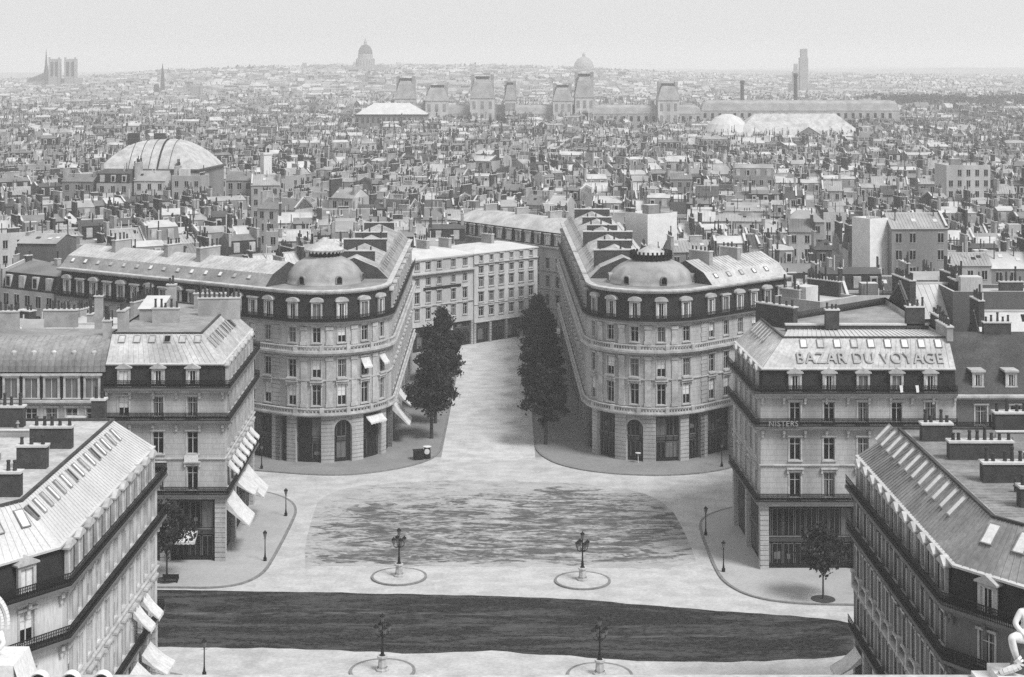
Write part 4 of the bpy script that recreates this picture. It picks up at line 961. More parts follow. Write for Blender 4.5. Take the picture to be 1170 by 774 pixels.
def emit(hs, lod, S=None, root=None):
    """build house hs: into the shared mesh S, or as parts of root"""
    r = random.Random(hs['seed']); cx, cy, z0, a, w, d, h, kind, wm, rm = (hs[k] for k in ('x', 'y', 'z', 'a', 'w', 'd', 'h', 'kind', 'wm', 'rm'))
    c, s = cos(a), sin(a); T = lambda x, y, z: (cx + c * x - s * y, cy + s * x + c * y, z0 + z)
    hw, hd = w / 2, d / 2
    wall = S or MB(); roof = S or MB(); bits = S or MB()
    rh = hs.get('rh', d * .5 * hs['pitch']); ov = .25
    wb = -3 if lod < 2 else -8
    wall.box(-hw, hw, -hd, hd, wb, h, wm, T=T, top=4 + rm)
    ridge = h
    if kind == 'gable':
        ridge = h + rh
        for sx in (-1, 1): wall.poly([T(sx * hw, -hd, h), T(sx * hw, hd, h), T(sx * hw, 0, ridge)], hs['gm'])
        e = .12
        for sy in (-1, 1): roof.poly([T(-hw - e, sy * (hd + ov), h - ov * rh / hd + .05), T(hw + e, sy * (hd + ov), h - ov * rh / hd + .05), T(hw + e, 0, ridge + .05), T(-hw - e, 0, ridge + .05)], 4 + rm)
        if lod < 2: roof.box(-hw - e, hw + e, -.18, .18, ridge - .05, ridge + .16, 12, T=T)
        if lod == 0 and r.random() < .6:
            for sy in (-1, 1): roof.ribs(T(-hw, sy * hd, h + .05), T(hw, sy * hd, h + .05), T(hw, 0, ridge + .05), T(-hw, 0, ridge + .05), r.choice((.6, .75)), .07, .06, 4 + rm)
    elif kind == 'mansard':
        m_ = .8; mh = 2.7; ridge = h + mh + rh * .5
        for sy in (-1, 1):
            roof.poly([T(-hw, sy * hd, h), T(hw, sy * hd, h), T(hw, sy * (hd - m_), h + mh), T(-hw, sy * (hd - m_), h + mh)], 14 if rm > 1 else 6)
            roof.poly([T(-hw, sy * (hd - m_ + .15), h + mh - .03), T(hw, sy * (hd - m_ + .15), h + mh - .03), T(hw, 0, ridge), T(-hw, 0, ridge)], 4 + rm)
        for sx in (-1, 1): wall.poly([T(sx * hw, -hd, h), T(sx * hw, hd, h), T(sx * hw, hd - m_, h + mh), T(sx * hw, 0, ridge), T(sx * hw, -hd + m_, h + mh)], hs['gm'])
        if lod < 2:
            n = max(2, int(w / 2.8))
            for sy in (-1, 1):
                if lod and not face(T, sy, cx, cy): continue
                for i in range(n):
                    x = -hw + w * (i + .5) / n; y0, y1 = sorted((sy * (hd - .1), sy * (hd - 1.1)))
                    (bits if S else roof).box(x - .65, x + .65, y0, y1, h + .3, h + 2.3, 13, T=T, top=12)
                    yy = sy * (hd - .08); (bits if S else roof).poly([T(x - .4, yy, h + .5), T(x + .4, yy, h + .5), T(x + .4, yy, h + 2.0), T(x - .4, yy, h + 2.0)], 8 if r.random() < .6 else 13)
    elif kind == 'hip':
        ridge = h + rh; q = max(.1, hw - hd * .8)
        P = [(-hw - ov, -hd - ov), (hw + ov, -hd - ov), (hw + ov, hd + ov), (-hw - ov, hd + ov)]
        A, B_ = (-q, 0), (q, 0)
        roof.poly([T(*P[0], h), T(*P[1], h), T(*B_, ridge), T(*A, ridge)], 4 + rm); roof.poly([T(*P[2], h), T(*P[3], h), T(*A, ridge), T(*B_, ridge)], 4 + rm)
        roof.poly([T(*P[1], h), T(*P[2], h), T(*B_, ridge)], 4 + rm); roof.poly([T(*P[3], h), T(*P[0], h), T(*A, ridge)], 4 + rm)
    elif kind == 'shed':
        ridge = h + rh * .9; sg = hs['sg']
        roof.poly([T(-hw - .1, -sg * (hd + .2), h), T(hw + .1, -sg * (hd + .2), h), T(hw + .1, sg * hd, ridge), T(-hw - .1, sg * hd, ridge)], 4 + rm)
        wall.poly([T(-hw, sg * hd, h), T(hw, sg * hd, h), T(hw, sg * hd, ridge - .02), T(-hw, sg * hd, ridge - .02)], wm)
        for sx in (-1, 1): wall.poly([T(sx * hw, -sg * hd, h), T(sx * hw, sg * hd, h), T(sx * hw, sg * hd, ridge)], hs['gm'])
    else:
        ridge = h + .5; t = .35
        for x0, x1, y0, y1 in ((-hw, hw, -hd, -hd + t), (-hw, hw, hd - t, hd), (-hw, -hw + t, -hd + t, hd - t), (hw - t, hw, -hd + t, hd - t)): wall.box(x0, x1, y0, y1, h + .004, h + .55, wm, T=T, top=12)
        if root or lod == 0: roof.box(-hw + t + .02, hw - t - .02, -hd + t + .02, hd - t - .02, h + .01, h + .06, 4 + rm, T=T)
        if lod < 2 and w > 7: x, y = r.uniform(-.3, .3) * w, r.uniform(-.25, .25) * d; roof.box(x - 1.4, x + 1.4, y - 1.1, y + 1.1, h + .07, h + 2.2, 0 if r.random() < .5 else 2, T=T, top=12)
    # raised party walls with a pale capping
    if kind in ('gable', 'mansard', 'shed') and lod < 2:
        for sx in hs['party']:
            x0, x1 = sorted((sx * hw, sx * (hw - .35))); up = .5
            zt = lambda y: (ridge - rh * abs(y) / hd if kind == 'gable' else (h + 2.7 if abs(y) > hd - .8 else ridge - rh * .5 * abs(y) / hd) if kind == 'mansard' else h + (ridge - h) * (.5 + hs['sg'] * y / d))
            ys_ = (-hd, 0, hd) if kind != 'mansard' else (-hd, -hd + .79, 0, hd - .79, hd)
            for y0, y1 in zip(ys_, ys_[1:]):
                za, zb = zt(y0 * .999) + up, zt(y1 * .999) + up
                for x in (x0, x1): wall.poly([T(x, y0, h), T(x, y1, h), T(x, y1, zb), T(x, y0, za)], hs['gm'])
                roof.poly([T(x0 - .05, y0, za + .01), T(x1 + .05, y0, za + .01), T(x1 + .05, y1, zb + .01), T(x0 - .05, y1, zb + .01)], 12)
    # skylights
    if lod < 2 and kind in ('gable', 'hip', 'shed'):
        for _ in range(r.randint(0, 3)):
            x = r.uniform(-.4, .4) * w; t = r.uniform(.35, .7); sy = r.choice((-1, 1)) if kind != 'shed' else -hs['sg']
            f = lambda q: (sy * hd * (1 - q), h + rh * q + .14) if kind != 'shed' else (sy * hd * (1 - 2 * q), h + (ridge - h) * q + .14)
            (y0, za), (y1, zb) = f(t), f(t + .2); roof.poly([T(x - .4, y0, za), T(x + .4, y0, za), T(x + .4, y1, zb), T(x - .4, y1, zb)], r.choice((8, 12, 12)))
    # chimney slabs on the party walls with pots and stove pipes
    for (px, py, lx, ly, up, br) in hs['chim']:
        b = S or MB(); zt = ridge + up
        b.box(px - lx / 2, px + lx / 2, py - ly / 2, py + ly / 2, h - .5, zt, 9 if br else 10, T=T, top=12)
        if lod < 2:
            b.box(px - lx / 2 - .08, px + lx / 2 + .08, py - ly / 2 - .08, py + ly / 2 + .08, zt + .004, zt + .14, 12, T=T, nobot=False)
            L_ = max(lx, ly); n = max(1, int(L_ / (.55 if lod == 0 else .9)))
            for i in range(n):
                if r.random() < .2: continue
                u = ((i + .5) / n - .5) * L_; q = .1 if lod == 0 else .13; ph = r.choice((.6, .7, .9, 1.2, 1.9))
                X, Y = (px + u, py) if lx > ly else (px, py + u); b.box(X - q, X + q, Y - q, Y + q, zt + .14, zt + .14 + ph, 11, T=T)
        if root: b.build('chimney', CM, root)
    if lod < 2:
        for _ in range(r.randint(1, 4)):
            x, y = r.uniform(-.4, .4) * w, r.uniform(-.3, .3) * d; q = .08; (bits if S else roof).box(x - q, x + q, y - q, y + q, h, ridge + r.uniform(.6, 2.4), r.choice((11, 11, 12)), T=T)
    # windows on the faces turned to this side of the city
    if lod < 2 and not hs.get('blank'):
        n = max(2, int(w / 2.5)); rows = 3 if lod == 0 else 2; ww, wh = hs['win']
        for sy in (-1, 1):
            if not face(T, sy, cx, cy): continue
            ang = a if sy < 0 else a + pi; yy = sy * (hd + .012)
            for k in range(rows):
                z = h - 2.6 - k * 3.15
                for i in range(n):
                    if r.random() < .06: continue
                    x = -hw + w * (i + .5) / n
                    if root: X, Y, Z = T(x, sy * hd, z); window_obj(root, X, Y, Z, ang, ww, wh)
                    else: wall.poly([T(x - ww / 2, yy, z), T(x + ww / 2, yy, z), T(x + ww / 2, yy, z + wh), T(x - ww / 2, yy, z + wh)], 8)
    if root:
        wall.build('wall', CM, root); roof.build('roof', CM, root); bits.build('dormer', CM, root)
def face(T, sy, cx, cy):
    a, b_ = T(0, 0, 0), T(0, sy, 0); return (b_[0] - a[0]) * -cx + (b_[1] - a[1]) * -cy > 0

def spec(r, x, y, a, w, d, h, **k):
    kind = r.choices(('gable', 'mansard', 'flat', 'shed', 'hip'), (48, 28, 10, 10, 4))[0]
    ch = []
    for sx in (-1, 1):
        if r.random() < .8:
            ly = min(d * .8, r.choice((1.2, 2, 3, 4, 5.5))); ch.append((sx * (w / 2 - .4), r.uniform(-.25, .25) * d, .55, ly, r.choice((.4, .8, 1.2, 1.7, 2.4)), r.random() < .4))
    if w > 10 and r.random() < .5: ch.append((r.uniform(-.2, .2) * w, r.uniform(-.1, .1) * d, r.choice((.7, 2.4)), r.choice((1.3, .8)), r.uniform(.5, 1.4), r.random() < .4))
    hs = dict(x=x, y=y, z=terrain(x, y), a=a, w=w, d=d, h=h, kind=kind, wm=r.choices((0, 1, 2, 3), (26, 36, 26, 12))[0], rm=r.choices((0, 1, 2, 3), (30, 30, 24, 16))[0], gm=r.choices((0, 1, 2, 3), (25, 25, 25, 25))[0], pitch=r.uniform(.38, .75), sg=r.choice((-1, 1)), party=[q for q in (-1, 1) if r.random() < .45], chim=ch, win=r.choice(((.95, 1.6), (1.05, 1.8), (1.0, 1.7))), seed=r.randint(0, 1 << 30))
    hs.update(k); return hs
def pin(p, poly):
    x, y = p; ins = False; n = len(poly)
    for i in range(n):
        (x0, y0), (x1, y1) = poly[i], poly[i - 1]
        if (y0 > y) != (y1 > y) and x < (x1 - x0) * (y - y0) / (y1 - y0) + x0: ins = not ins
    return ins
def rect(hs, m=0.):
    c, s = cos(hs['a']), sin(hs['a']); w, d = hs['w'] / 2 + m, hs['d'] / 2 + m
    return [(hs['x'] + c * x - s * y, hs['y'] + s * x + c * y) for x, y in ((-w, -d), (w, -d), (w, d), (-w, d))]

rs = random.Random(21)
wing = atan2(-26, 39.7)
CUST = []
def cust(label, x, y, a, w, d, h, **k): hs = spec(rs, x, y, a, w, d, h, **k); hs['label'] = label; CUST.append(hs)
cust('tall house with a big blank white side wall behind the right domed building', 28.8, 336, .55, 7.5, 8, 26.2, kind='flat', wm=15, rm=0, blank=1, chim=[(-3, 3, 1, 2, .8, 1)])
cust('house with a large dark windowless wall beyond the left wing of the domed building', -87, 303, -.1, 7.5, 10, 24.4, kind='gable', wm=3, gm=3, rm=1, rh=1.2, blank=1)
cust('mansard house with white dormers adjoining the left end of the long domed wing', -76, 268.6, wing, 13, 11, 20.4, kind='mansard', wm=1, rm=2)
cust('tall sooty windowless house behind the dark slate roof on the right', 63, 211, .0, 13, 7, 27.6, kind='flat', wm=3, rm=0, blank=1, chim=[(-5, 1, .8, 4, 1, 1), (2, 0, 3, .8, .8, 1)])
cust('house with a broad pale roof slope between the dark walls behind the slate roof', 62.5, 203, .0, 9, 7.2, 22.4, kind='gable', rm=0, wm=3, rh=3.9, party=[-1], blank=1, chim=[(-4.2, 0, .7, 4, 1.5, 1)])
cust('sooty house with long chimney walls right behind the lettered building', 55.2, 214.5, .1, 8, 10, 24.5, kind='gable', rm=0, wm=3, gm=3, chim=[(-3.4, 0, .8, 7, .8, 1), (3.2, 0, .8, 7, 1.3, 1)])
cust('pale flat-roofed house behind the lettered building with dark twin stove pipes', 43, 229, .75, 9, 8, 24.0, kind='flat', rm=0, wm=1)
cust('tall pale five-storey house with rows of dark windows among low roofs', 134, 482, .03, 13, 12, 27.4, kind='flat', wm=0, rm=0, win=(1.1, 1.8))
cust('narrow pale tower-like house next to a wide dark one beyond the slate roof', 67, 303, .5, 4.4, 5, 28.2, kind='flat', wm=15, rm=0, blank=1, chim=[])
cust('wide dark house next to a narrow pale tower-like one', 75.2, 304, .05, 10.5, 9, 27, kind='gable', wm=2, gm=2, rm=1, rh=2.4)
cust('house with a broad pale gabled roof behind the awning building', -53, 206, .0, 12, 11.5, 20.6, kind='gable', rm=0, wm=1, rh=3.6)
cust('house with single-pitch roof and raised party walls behind the curved zinc roof', -64.5, 206.5, .05, 10, 12, 21, kind='shed', rm=1, wm=0, party=[-1, 1], sg=1)
cust('slate mansard house squeezed behind the broad pale gable', -54, 217.6, -.32, 10, 9, 19.4, kind='mansard', rm=0, wm=1, party=[-1])
cust('gabled house at the back of the awning building row below the long domed wing', -65.5, 220.5, -.5, 11, 9, 20.6, kind='gable', rm=1, wm=2, party=[-1, 1])
for lb, x, y, w, h, kd, wm, rm in (('leftmost of the tall houses under the vaulted hall, with a grey gable', -122, 460, 9, 24.6, 'gable', 2, 2), ('dark tall house just under the left half of the vaulted hall', -111.5, 458, 9.5, 24.2, 'mansard', 1, 3), ('tall house with light gable under the middle of the vaulted hall', -101.5, 459, 9, 24.9, 'gable', 0, 1), ('rightmost of the tall houses under the vaulted hall, with a flat roof', -91.5, 461, 8.5, 25.6, 'flat', 1, 1)): cust(lb, x, y, -.1, w, 8, h, kind=kd, wm=wm, rm=rm)
cust('pale house standing in front of the white chimney tower', -70, 461, .1, 8, 8, 23.5, kind='gable', wm=1, rm=1)
cust('dark roofed house left of the white chimney tower', -78, 466, .05, 7.5, 8, 24.5, kind='gable', wm=2, rm=2)
EXC = [G, Hh, B, B2, D, D2, Ap, Cp, e1p, e2p, Fp, [(-80, 60), (80, 60), (80, 184), (-80, 184)], [(-34, 180), (28, 180), (28, 236), (11, 242), (10, 352), (14, 352), (5, 346), (-20, 321), (-32, 318), (-18, 302), (-18, 242), (-34, 234)],
       [(-34, 212), (-33, 234), (-90, 272), (-100, 255)], [(27, 203), (27.4, 235), (62, 268), (78, 252), (50, 222)], [(50, 184), (80, 184), (80, 199), (50, 199)], [(-70, 184), (-46, 184), (-46, 220), (-66, 232)]]
LANDF = [[(-128, 466), (-82, 466), (-82, 512), (-128, 512)], [(104, 885), (200, 885), (200, 925), (104, 925)], [(-100, 985), (-48, 985), (-48, 1015), (-100, 1015)], [(-110, 1080), (270, 1080), (270, 1125), (-110, 1125)],
         [(-73.4, 468), (-69.4, 468), (-69.4, 472), (-73.4, 472)], [(350, 1480), (560, 1480), (560, 1720), (350, 1720)]]
EXC += LANDF
EXB = [(min(p[0] for p in e) - 12, max(p[0] for p in e) + 12, min(p[1] for p in e) - 12, max(p[1] for p in e) + 12) for e in EXC]
def free(hs, extra):
    rc = rect(hs, .3); pts = rc + [(hs['x'], hs['y'])] + [((rc[i][0] + rc[i - 1][0]) / 2, (rc[i][1] + rc[i - 1][1]) / 2) for i in range(4)]
    for e, bb_ in zip(EXC, EXB):
        if not (bb_[0] < hs['x'] < bb_[1] and bb_[2] < hs['y'] < bb_[3]): continue
        if any(pin(p, e) for p in pts) or any(pin(p, rc) for p in e): return False
    for c in extra:
        if hypot(c['x'] - hs['x'], c['y'] - hs['y']) > 26: continue
        rc2 = rect(c, .1)
        if any(pin(p, rc2) for p in pts) or any(pin(p, rc) for p in rc2 + [(c['x'], c['y'])]): return False
    return True

def city():
    r = random.Random(5); out = []
    CELL = 78.; seeds = {}
    def seed(i, j):
        if (i, j) not in seeds:
            q = random.Random(i * 7919 + j * 104729 + 11)
            seeds[i, j] = ((i + q.uniform(.15, .85)) * CELL, (j + q.uniform(.15, .85)) * CELL, q.choice((-.5, .12, .05, -.08, .62, 0., -.15, .2)) + q.uniform(-.08, .08), q.uniform(15.5, 19.5), i, j)
        return seeds[i, j]
    def near(x, y):
        i, j = int(x // CELL), int(y // CELL); best = None
        for a in (-1, 0, 1):
            for c in (-1, 0, 1):
                s = seed(i + a, j + c); d2 = (s[0] - x) ** 2 + (s[1] - y) ** 2
                if best is None or d2 < best[0]: best = (d2, s)
        return best[1]
    for j in range(2, 47):
        for i in range(-24, 24):
            sx, sy, a, hb_, _, _ = s = seed(i, j)
            if abs(sx) > .36 * sy + 45: continue
            c_, s_ = cos(a), sin(a); D_ = hypot(sx, sy); k = 1 if D_ < 1300 else 1.35 if D_ < 2200 else 1.9
            y = -62.; row = 0
            while y < 62:
                dd = r.uniform(6.2, 8.8) * k; x = -62. + r.uniform(0, 6); hr = hb_ + r.uniform(-1.5, 1.5)
                while x < 62:
                    w = r.choice((4.5, 5.5, 6.5, 8, 9.5, 12)) * r.uniform(.9, 1.1) * k
                    u, v = x + w / 2, y + dd / 2
                    X, Y = sx + c_ * u - s_ * v, sy + s_ * u + c_ * v
                    ok = r.random() > .05
                    if ok:
                        for cu, cv in ((-w / 2, -dd / 2), (w / 2, -dd / 2), (w / 2, dd / 2), (-w / 2, dd / 2), (0, 0)):
                            mg = 1.2; U, V = u + cu * mg, v + cv * mg
                            if near(sx + c_ * U - s_ * V, sy + s_ * U + c_ * V) is not s: ok = False; break
                    if ok and abs(X) < .345 * Y + 30:
                        hs = spec(r, X, Y, a + (0 if row % 2 == 0 else 0), w - .02, dd, hr + r.uniform(-1.0, 1.2) + (r.uniform(2, 4) if r.random() < .05 else 0))
                        if D_ > 1500: hs['wm'] = r.choice((0, 1, 1, 2)); hs['gm'] = r.choice((0, 1, 1, 2)); hs['rm'] = r.choice((0, 1, 1, 2))  # far tones held near the middle, haze partly painted into the house colours
                        if D_ > 1250 or free(hs, CUST): out.append(hs)
                    x += w
                y += dd + (r.uniform(0.4, 2) if row % 3 else r.uniform(4, 7)); row += 1
    return out
HS = CUST + city()
# which houses show largest from the roof: rays against plain blocks
pv, pf, pid = [], [], []
def blk(pts, z0, z1, i):
    n = len(pv); k = len(pts); pv.extend((p[0], p[1], z0) for p in pts); pv.extend((p[0], p[1], z1) for p in pts)
    for q in range(k): pf.append((n + q, n + (q + 1) % k, n + k + (q + 1) % k, n + k + q)); pid.append(i)
    pf.append(tuple(range(n + k, n + 2 * k))); pid.append(i)
for i, hs in enumerate(HS):
    if hs['y'] < 900: blk(rect(hs), -3, hs['h'] + 1.8, i)
for p, z in ((G, 25.8), (Hh, 25.8), (B, 25.8), (B2, 25.3), (D, 25.8), (D2, 25.4), (e1p, 19.5), (e2p, 19.5), (Fp, 22.5), (LANDF[0], 30)): blk(p, 0, z, -1)
for p in (Ap, Cp):
    blk(p, 0, 26.3, -1)
bv = BVHTree.FromPolygons(pv, pf); cnt = {}
for py in range(150, 774, 2):
    for px in range(0, 1170, 2):
        hit = bv.ray_cast(Vector((0, 0, H)), Vector(((px - 585) / F, 1, -(py - YH) / F)))
        if hit[2] is not None and pid[hit[2]] >= 0: cnt[pid[hit[2]]] = cnt.get(pid[hit[2]], 0) + 1
top = sorted(cnt, key=lambda i: -cnt[i] - (10000 if i < len(CUST) else 0))[:300]
near_set = set(top) | set(range(len(CUST)))
print('city', len(HS), 'near', len(near_set), 'smallest', cnt[top[-1]], 'farthest', max(HS[i]['y'] for i in near_set))
S = MB()
for i, hs in enumerate(HS):
    if i in near_set: continue
    D_ = hypot(hs['x'], hs['y']); emit(hs, 0 if D_ < 420 else 1 if D_ < 1700 else 2, S)
o = S.build('distant_rooftops', CM); tag(o, 'hazy mass of far rooftops and chimneys reaching to the horizon', 'rooftops', None, 'stuff')
ANCH = [('the long domed wing', -62, 262), ('the left domed building', -28, 250), ('the vaulted hall', -104, 490), ('the pale avenue houses', -4, 335), ('the right domed building', 22, 255), ('the lettered building', 40, 205), ('the dark slate roof', 62, 195), ('the blank white wall', 28.6, 336), ('the white chimney tower', -71.4, 470), ('the pale five-storey house', 134, 482), ('the narrow pale tower house', 67, 303), ('the windowless dark wall', -87, 303)]
NUM = ['no', 'one', 'two', 'three', 'four']
lab = {}
for i in near_set:
    hs = HS[i]
    if 'label' in hs: continue
    n_, ax, ay = min(ANCH, key=lambda q: hypot(hs['x'] - q[1], (hs['y'] - q[2]) * .7))
    pa, ph = ax / ay * F, hs['x'] / hs['y'] * F
    rel = 'behind' if abs(ph - pa) < 45 and hs['y'] > ay else 'before' if abs(ph - pa) < 45 else 'left of' if ph < pa else 'right of'
    if rel in ('left of', 'right of') and hs['y'] > ay + 60: rel = 'beyond, ' + rel
    wt = ('white', 'pale', 'grey', 'dark')[hs['wm']]; rt = ('bright', 'light', 'grey', 'dark')[hs['rm']]
    sz = 'narrow ' if hs['w'] < 5.8 else 'wide ' if hs['w'] > 9 else ''
    rk = {'gable': 'gabled', 'mansard': 'mansard', 'flat': 'flat', 'shed': 'single-pitch', 'hip': 'hipped'}[hs['kind']]
    nc = len(hs['chim']); cs = 'no chimney' if nc == 0 else NUM[nc] + (' chimney' if nc == 1 else ' chimneys')
    lab.setdefault(f'{sz}{wt} house, {rt} {rk} roof, {cs}, {rel} {n_}', []).append(i)
for l, ids in lab.items():
    ids.sort(key=lambda i: HS[i]['x'] / HS[i]['y'])
    for k, i in enumerate(ids):
        HS[i]['label'] = l if len(ids) == 1 else ('leftmost ' if k == 0 else 'rightmost ' if k == len(ids) - 1 else ORDN[k] + '-from-left ') + l
for i in sorted(near_set, key=lambda i: HS[i]['y']):
    hs = HS[i]; t = thing('town_house', (hs['x'], hs['y'], hs['z']), hs['label'], 'house', 'houses of the crowded city quarter')
    emit(hs, 0, None, t)

# ------------------------------------------------------------------ landmarks between the roofs and on the horizon
def hall(name, label, cx, cy, a, w, d, z0, z1, wallm, roofm, k_top=.42, curved=True, seams=(), thick=()):
    t = thing(name, (cx, cy, 0), label, 'hall'); c, s = cos(a), sin(a)
    P = lambda x, y: (cx + c * x - s * y, cy + s * x + c * y)
    rc = [P(-w / 2, -d / 2), P(w / 2, -d / 2), P(w / 2, d / 2), P(-w / 2, d / 2)]
    b = MB(); b.prism(rc, 0, z0, cap=False)
    for i in range(int(w / 3.2)): x = -w / 2 + 1.6 + 3.2 * i; b.poly([(*P(x - .8, -d / 2 - .03), z0 - 5), (*P(x + .8, -d / 2 - .03), z0 - 5), (*P(x + .8, -d / 2 - .03), z0 - 1.6), (*P(x - .8, -d / 2 - .03), z0 - 1.6)], 1)
    b.build('wall', [wallm, 'slate2'], t)
    N = 10 if curved else 1; b = MB(); pr = []
    for i in range(N + 1):
        u = i / N; pr.append((1 - (1 - k_top) * u, z0 + (z1 - z0) * ((1 - (1 - u) ** 2.1) if curved else u)))
    R_ = lambda f, z: [(*P(sx * (w / 2 - (1 - f) * (d / 2) * (1.25 if curved else 1.1)), sy * d / 2 * f), z) for sx, sy in ((-1, -1), (1, -1), (1, 1), (-1, 1))]
    for (f0, za), (f1, zb) in zip(pr, pr[1:]):
        A, B_ = R_(f0, za), R_(f1, zb)
        for i in range(4): b.poly([A[i], A[(i + 1) % 4], B_[(i + 1) % 4], B_[i]])
    b.poly(R_(*pr[-1])); b.build('roof', roofm, t)
    b = MB(); b.sweep(rc, [(.0, z0 - .4), (.6, z0 - .3), (.6, z0 + .1), (0, z0 + .3)], True); b.build('eaves', 'slate2', t)
    if seams:
        b = MB()
        for u, tk in zip(seams, thick):
            for (f0, za), (f1, zb) in zip(pr, pr[1:]):
                p, q = P(u * w, -d / 2 * f0), P(u * w, -d / 2 * f1); b.tube((*p, za + .1), (*q, zb + .1), tk, tk, 5)
        b.build('seam', 'slate', t)
    return t, P
vh, P = hall('vaulted_hall', 'large pale vaulted roof of a theatre rising over the houses on the left', -106.2, 492, -.1, 30.5, 27, 26.4, 34.8, 'w2', 'zinc', .2, True, (.09, -.2, -.1, .0, .2), (.3, .09, .09, .09, .09))
b = MB()
for u, v in ((-.32, 0), (-.05, 1)): x, y = P(u * 30, 2); b.box(x - 1.6, x + 1.6, y - 1, y + 1, 33, 36.6)
b.build('roof_vent', 'brick', vh)
t, P = hall('long_hall', 'long hall with a very pale roof and a small gabled front right of the skyline', 158, 905, .02, 74, 30, 18.2, 30.6, 'w2', 'zinc', .12, False)
b = MB(); x, y = P(4, -16); b.poly([(x - 9, y - 3, 18), (x + 9, y - 3, 18), (x, y - 3, 23.5)], 0); b.poly([(x - 9.5, y - 3.2, 18), (x, y - 3.2, 23.8), (x, y + 12, 23.8), (x - 9.5, y + 12, 18)], 1); b.poly([(x + 9.5, y - 3.2, 18), (x, y - 3.2, 23.8), (x, y + 12, 23.8), (x + 9.5, y + 12, 18)], 1); b.box(x - 9, x + 9, y - 3, y + 3, 0, 18, 0); b.build('gabled_front', ['w2', 'zinc3'], t)
b = MB(); b.lathe(120, 903, [(13, 0), (13, 18)], 20, 0); b.lathe(120, 903, [(13.6, 18), (12.8, 21), (10.5, 25), (7, 28.4), (3, 30.2), (.1, 30.6)], 20, 1); b.build('round_end', ['w2', 'zinc3'], t)
hall('market_hall', 'low pale roof of a market hall in front of the palace', -74, 1000, 0, 44, 24, 27.4, 34.4, 'w2', 'zinc3', .15, False)
t = thing('chimney_tower', (-71.4, 470, 0), 'square white chimney tower rising over the houses', 'chimney')
b = MB(); T = lambda x, y, z: (-71.4 + .8 * x - .6 * y, 470 + .6 * x + .8 * y, z); b.box(-1.3, 1.3, -1.1, 1.1, 0, 31.4, 0, T=T); b.box(-1.5, 1.5, -1.3, 1.3, 31.4, 32, 0, T=T, nobot=False); b.build('shaft', ['marble'], t)
b = MB(); b.box(-72.3, -71.6, 469.8, 470.5, 32, 33.6); b.box(-71.2, -70.5, 469.8, 470.5, 32, 33.2); b.build('chimney_pot', 'pot', t)
# palace along the river: wings and pavilions
def wing_(label, x0, x1, y, d_, h, rf):
    t = thing('palace_wing', ((x0 + x1) / 2, y, 0), label, 'palace')
    b = MB(); b.box(x0, x1, y, y + d_, 0, h, 0)
    for z in (h - 5, h - 11): 
        for i in range(int((x1 - x0) / 5)): x = x0 + 2.5 + 5 * i; b.box(x - .9, x + .9, y - .12, y - .02, z, z + 3.4, 1)
    b.build('wall', ['w1', 'glass'], t)
    b = MB(); b.sweep([(x0, y), (x1, y), (x1, y + d_), (x0, y + d_)], [(.2, h), (-1.5, h + rf * .7), (-5, h + rf)], True, mi=0); b.build('roof', 'r1', t)
    for i in range(int((x1 - x0) / 22)): x = x0 + 11 + 22 * i; b = MB(); b.box(x - 1.2, x + 1.2, y + 5, y + 7, h, h + rf + 3); b.build('chimney', 'plaster', t)
wing_('long hazy palace wing left of centre below the horizon', -92, 128, 1092, 14, 25, 6); wing_('long hazy palace wing with many dormers right of centre', 128, 262, 1094, 14, 27, 7)
for px0, px1, yt, lb in ((450, 476, 88, 'leftmost palace pavilion with twin chimney blocks'), (484, 514, 96, 'low wide palace pavilion second from left'), (535, 567, 86, 'large palace pavilion with domed roof third from left'), (575, 591, 93, 'narrow palace pavilion right of the domed one'), (630, 656, 96, 'palace pavilion just left of the tallest one'), (655, 681, 83, 'tallest palace pavilion near the centre'), (750, 778, 94, 'rightmost palace pavilion with rounded roof')):
    k = 1085 / F; x0, x1, zt = (px0 + 2 - 585) * k, (px1 - 2 - 585) * k, H - (yt + 1.5 - YH) * k
    t = thing('palace_pavilion', ((x0 + x1) / 2, 1085, 0), lb, 'palace', 'pavilions of the palace')
    zw = 34 + (zt - 45) * .3; b = MB(); b.box(x0, x1, 1085, 1085 + 18, 0, zw, 0)
    for i in range(3):
        x = x0 + (x1 - x0) * (i + .5) / 3; b.box(x - 1, x + 1, 1084.86, 1084.98, zw - 7, zw - 2, 1); b.box(x - 1, x + 1, 1084.86, 1084.98, zw - 15, zw - 10, 1)
    b.build('wall', ['w0', 'zinc2'], t)  # pale walls and windows carry part of the haze in their colour
    rc = [(x0, 1085), (x1, 1085), (x1, 1103), (x0, 1103)]; q = (x1 - x0) / 2
    b = MB(); b.sweep(rc, [(.4, zw), (-.12 * q, zw + (zt - zw) * .35), (-.3 * q, zw + (zt - zw) * .7), (-.5 * q, zw + (zt - zw) * .9), (-.52 * q, zt)], True); b.prism(offset(rc, -.42 * q, True), zt - 1.4, zt, 1); b.build('roof', ['r1', 'slate2'], t)
    for sx in (-1, 1): xx = (x0 + x1) / 2 + sx * q * .8; b = MB(); b.box(xx - 1.1, xx + 1.1, 1090, 1096, zw, zt + 1.2); b.build('chimney', 'plaster', t)
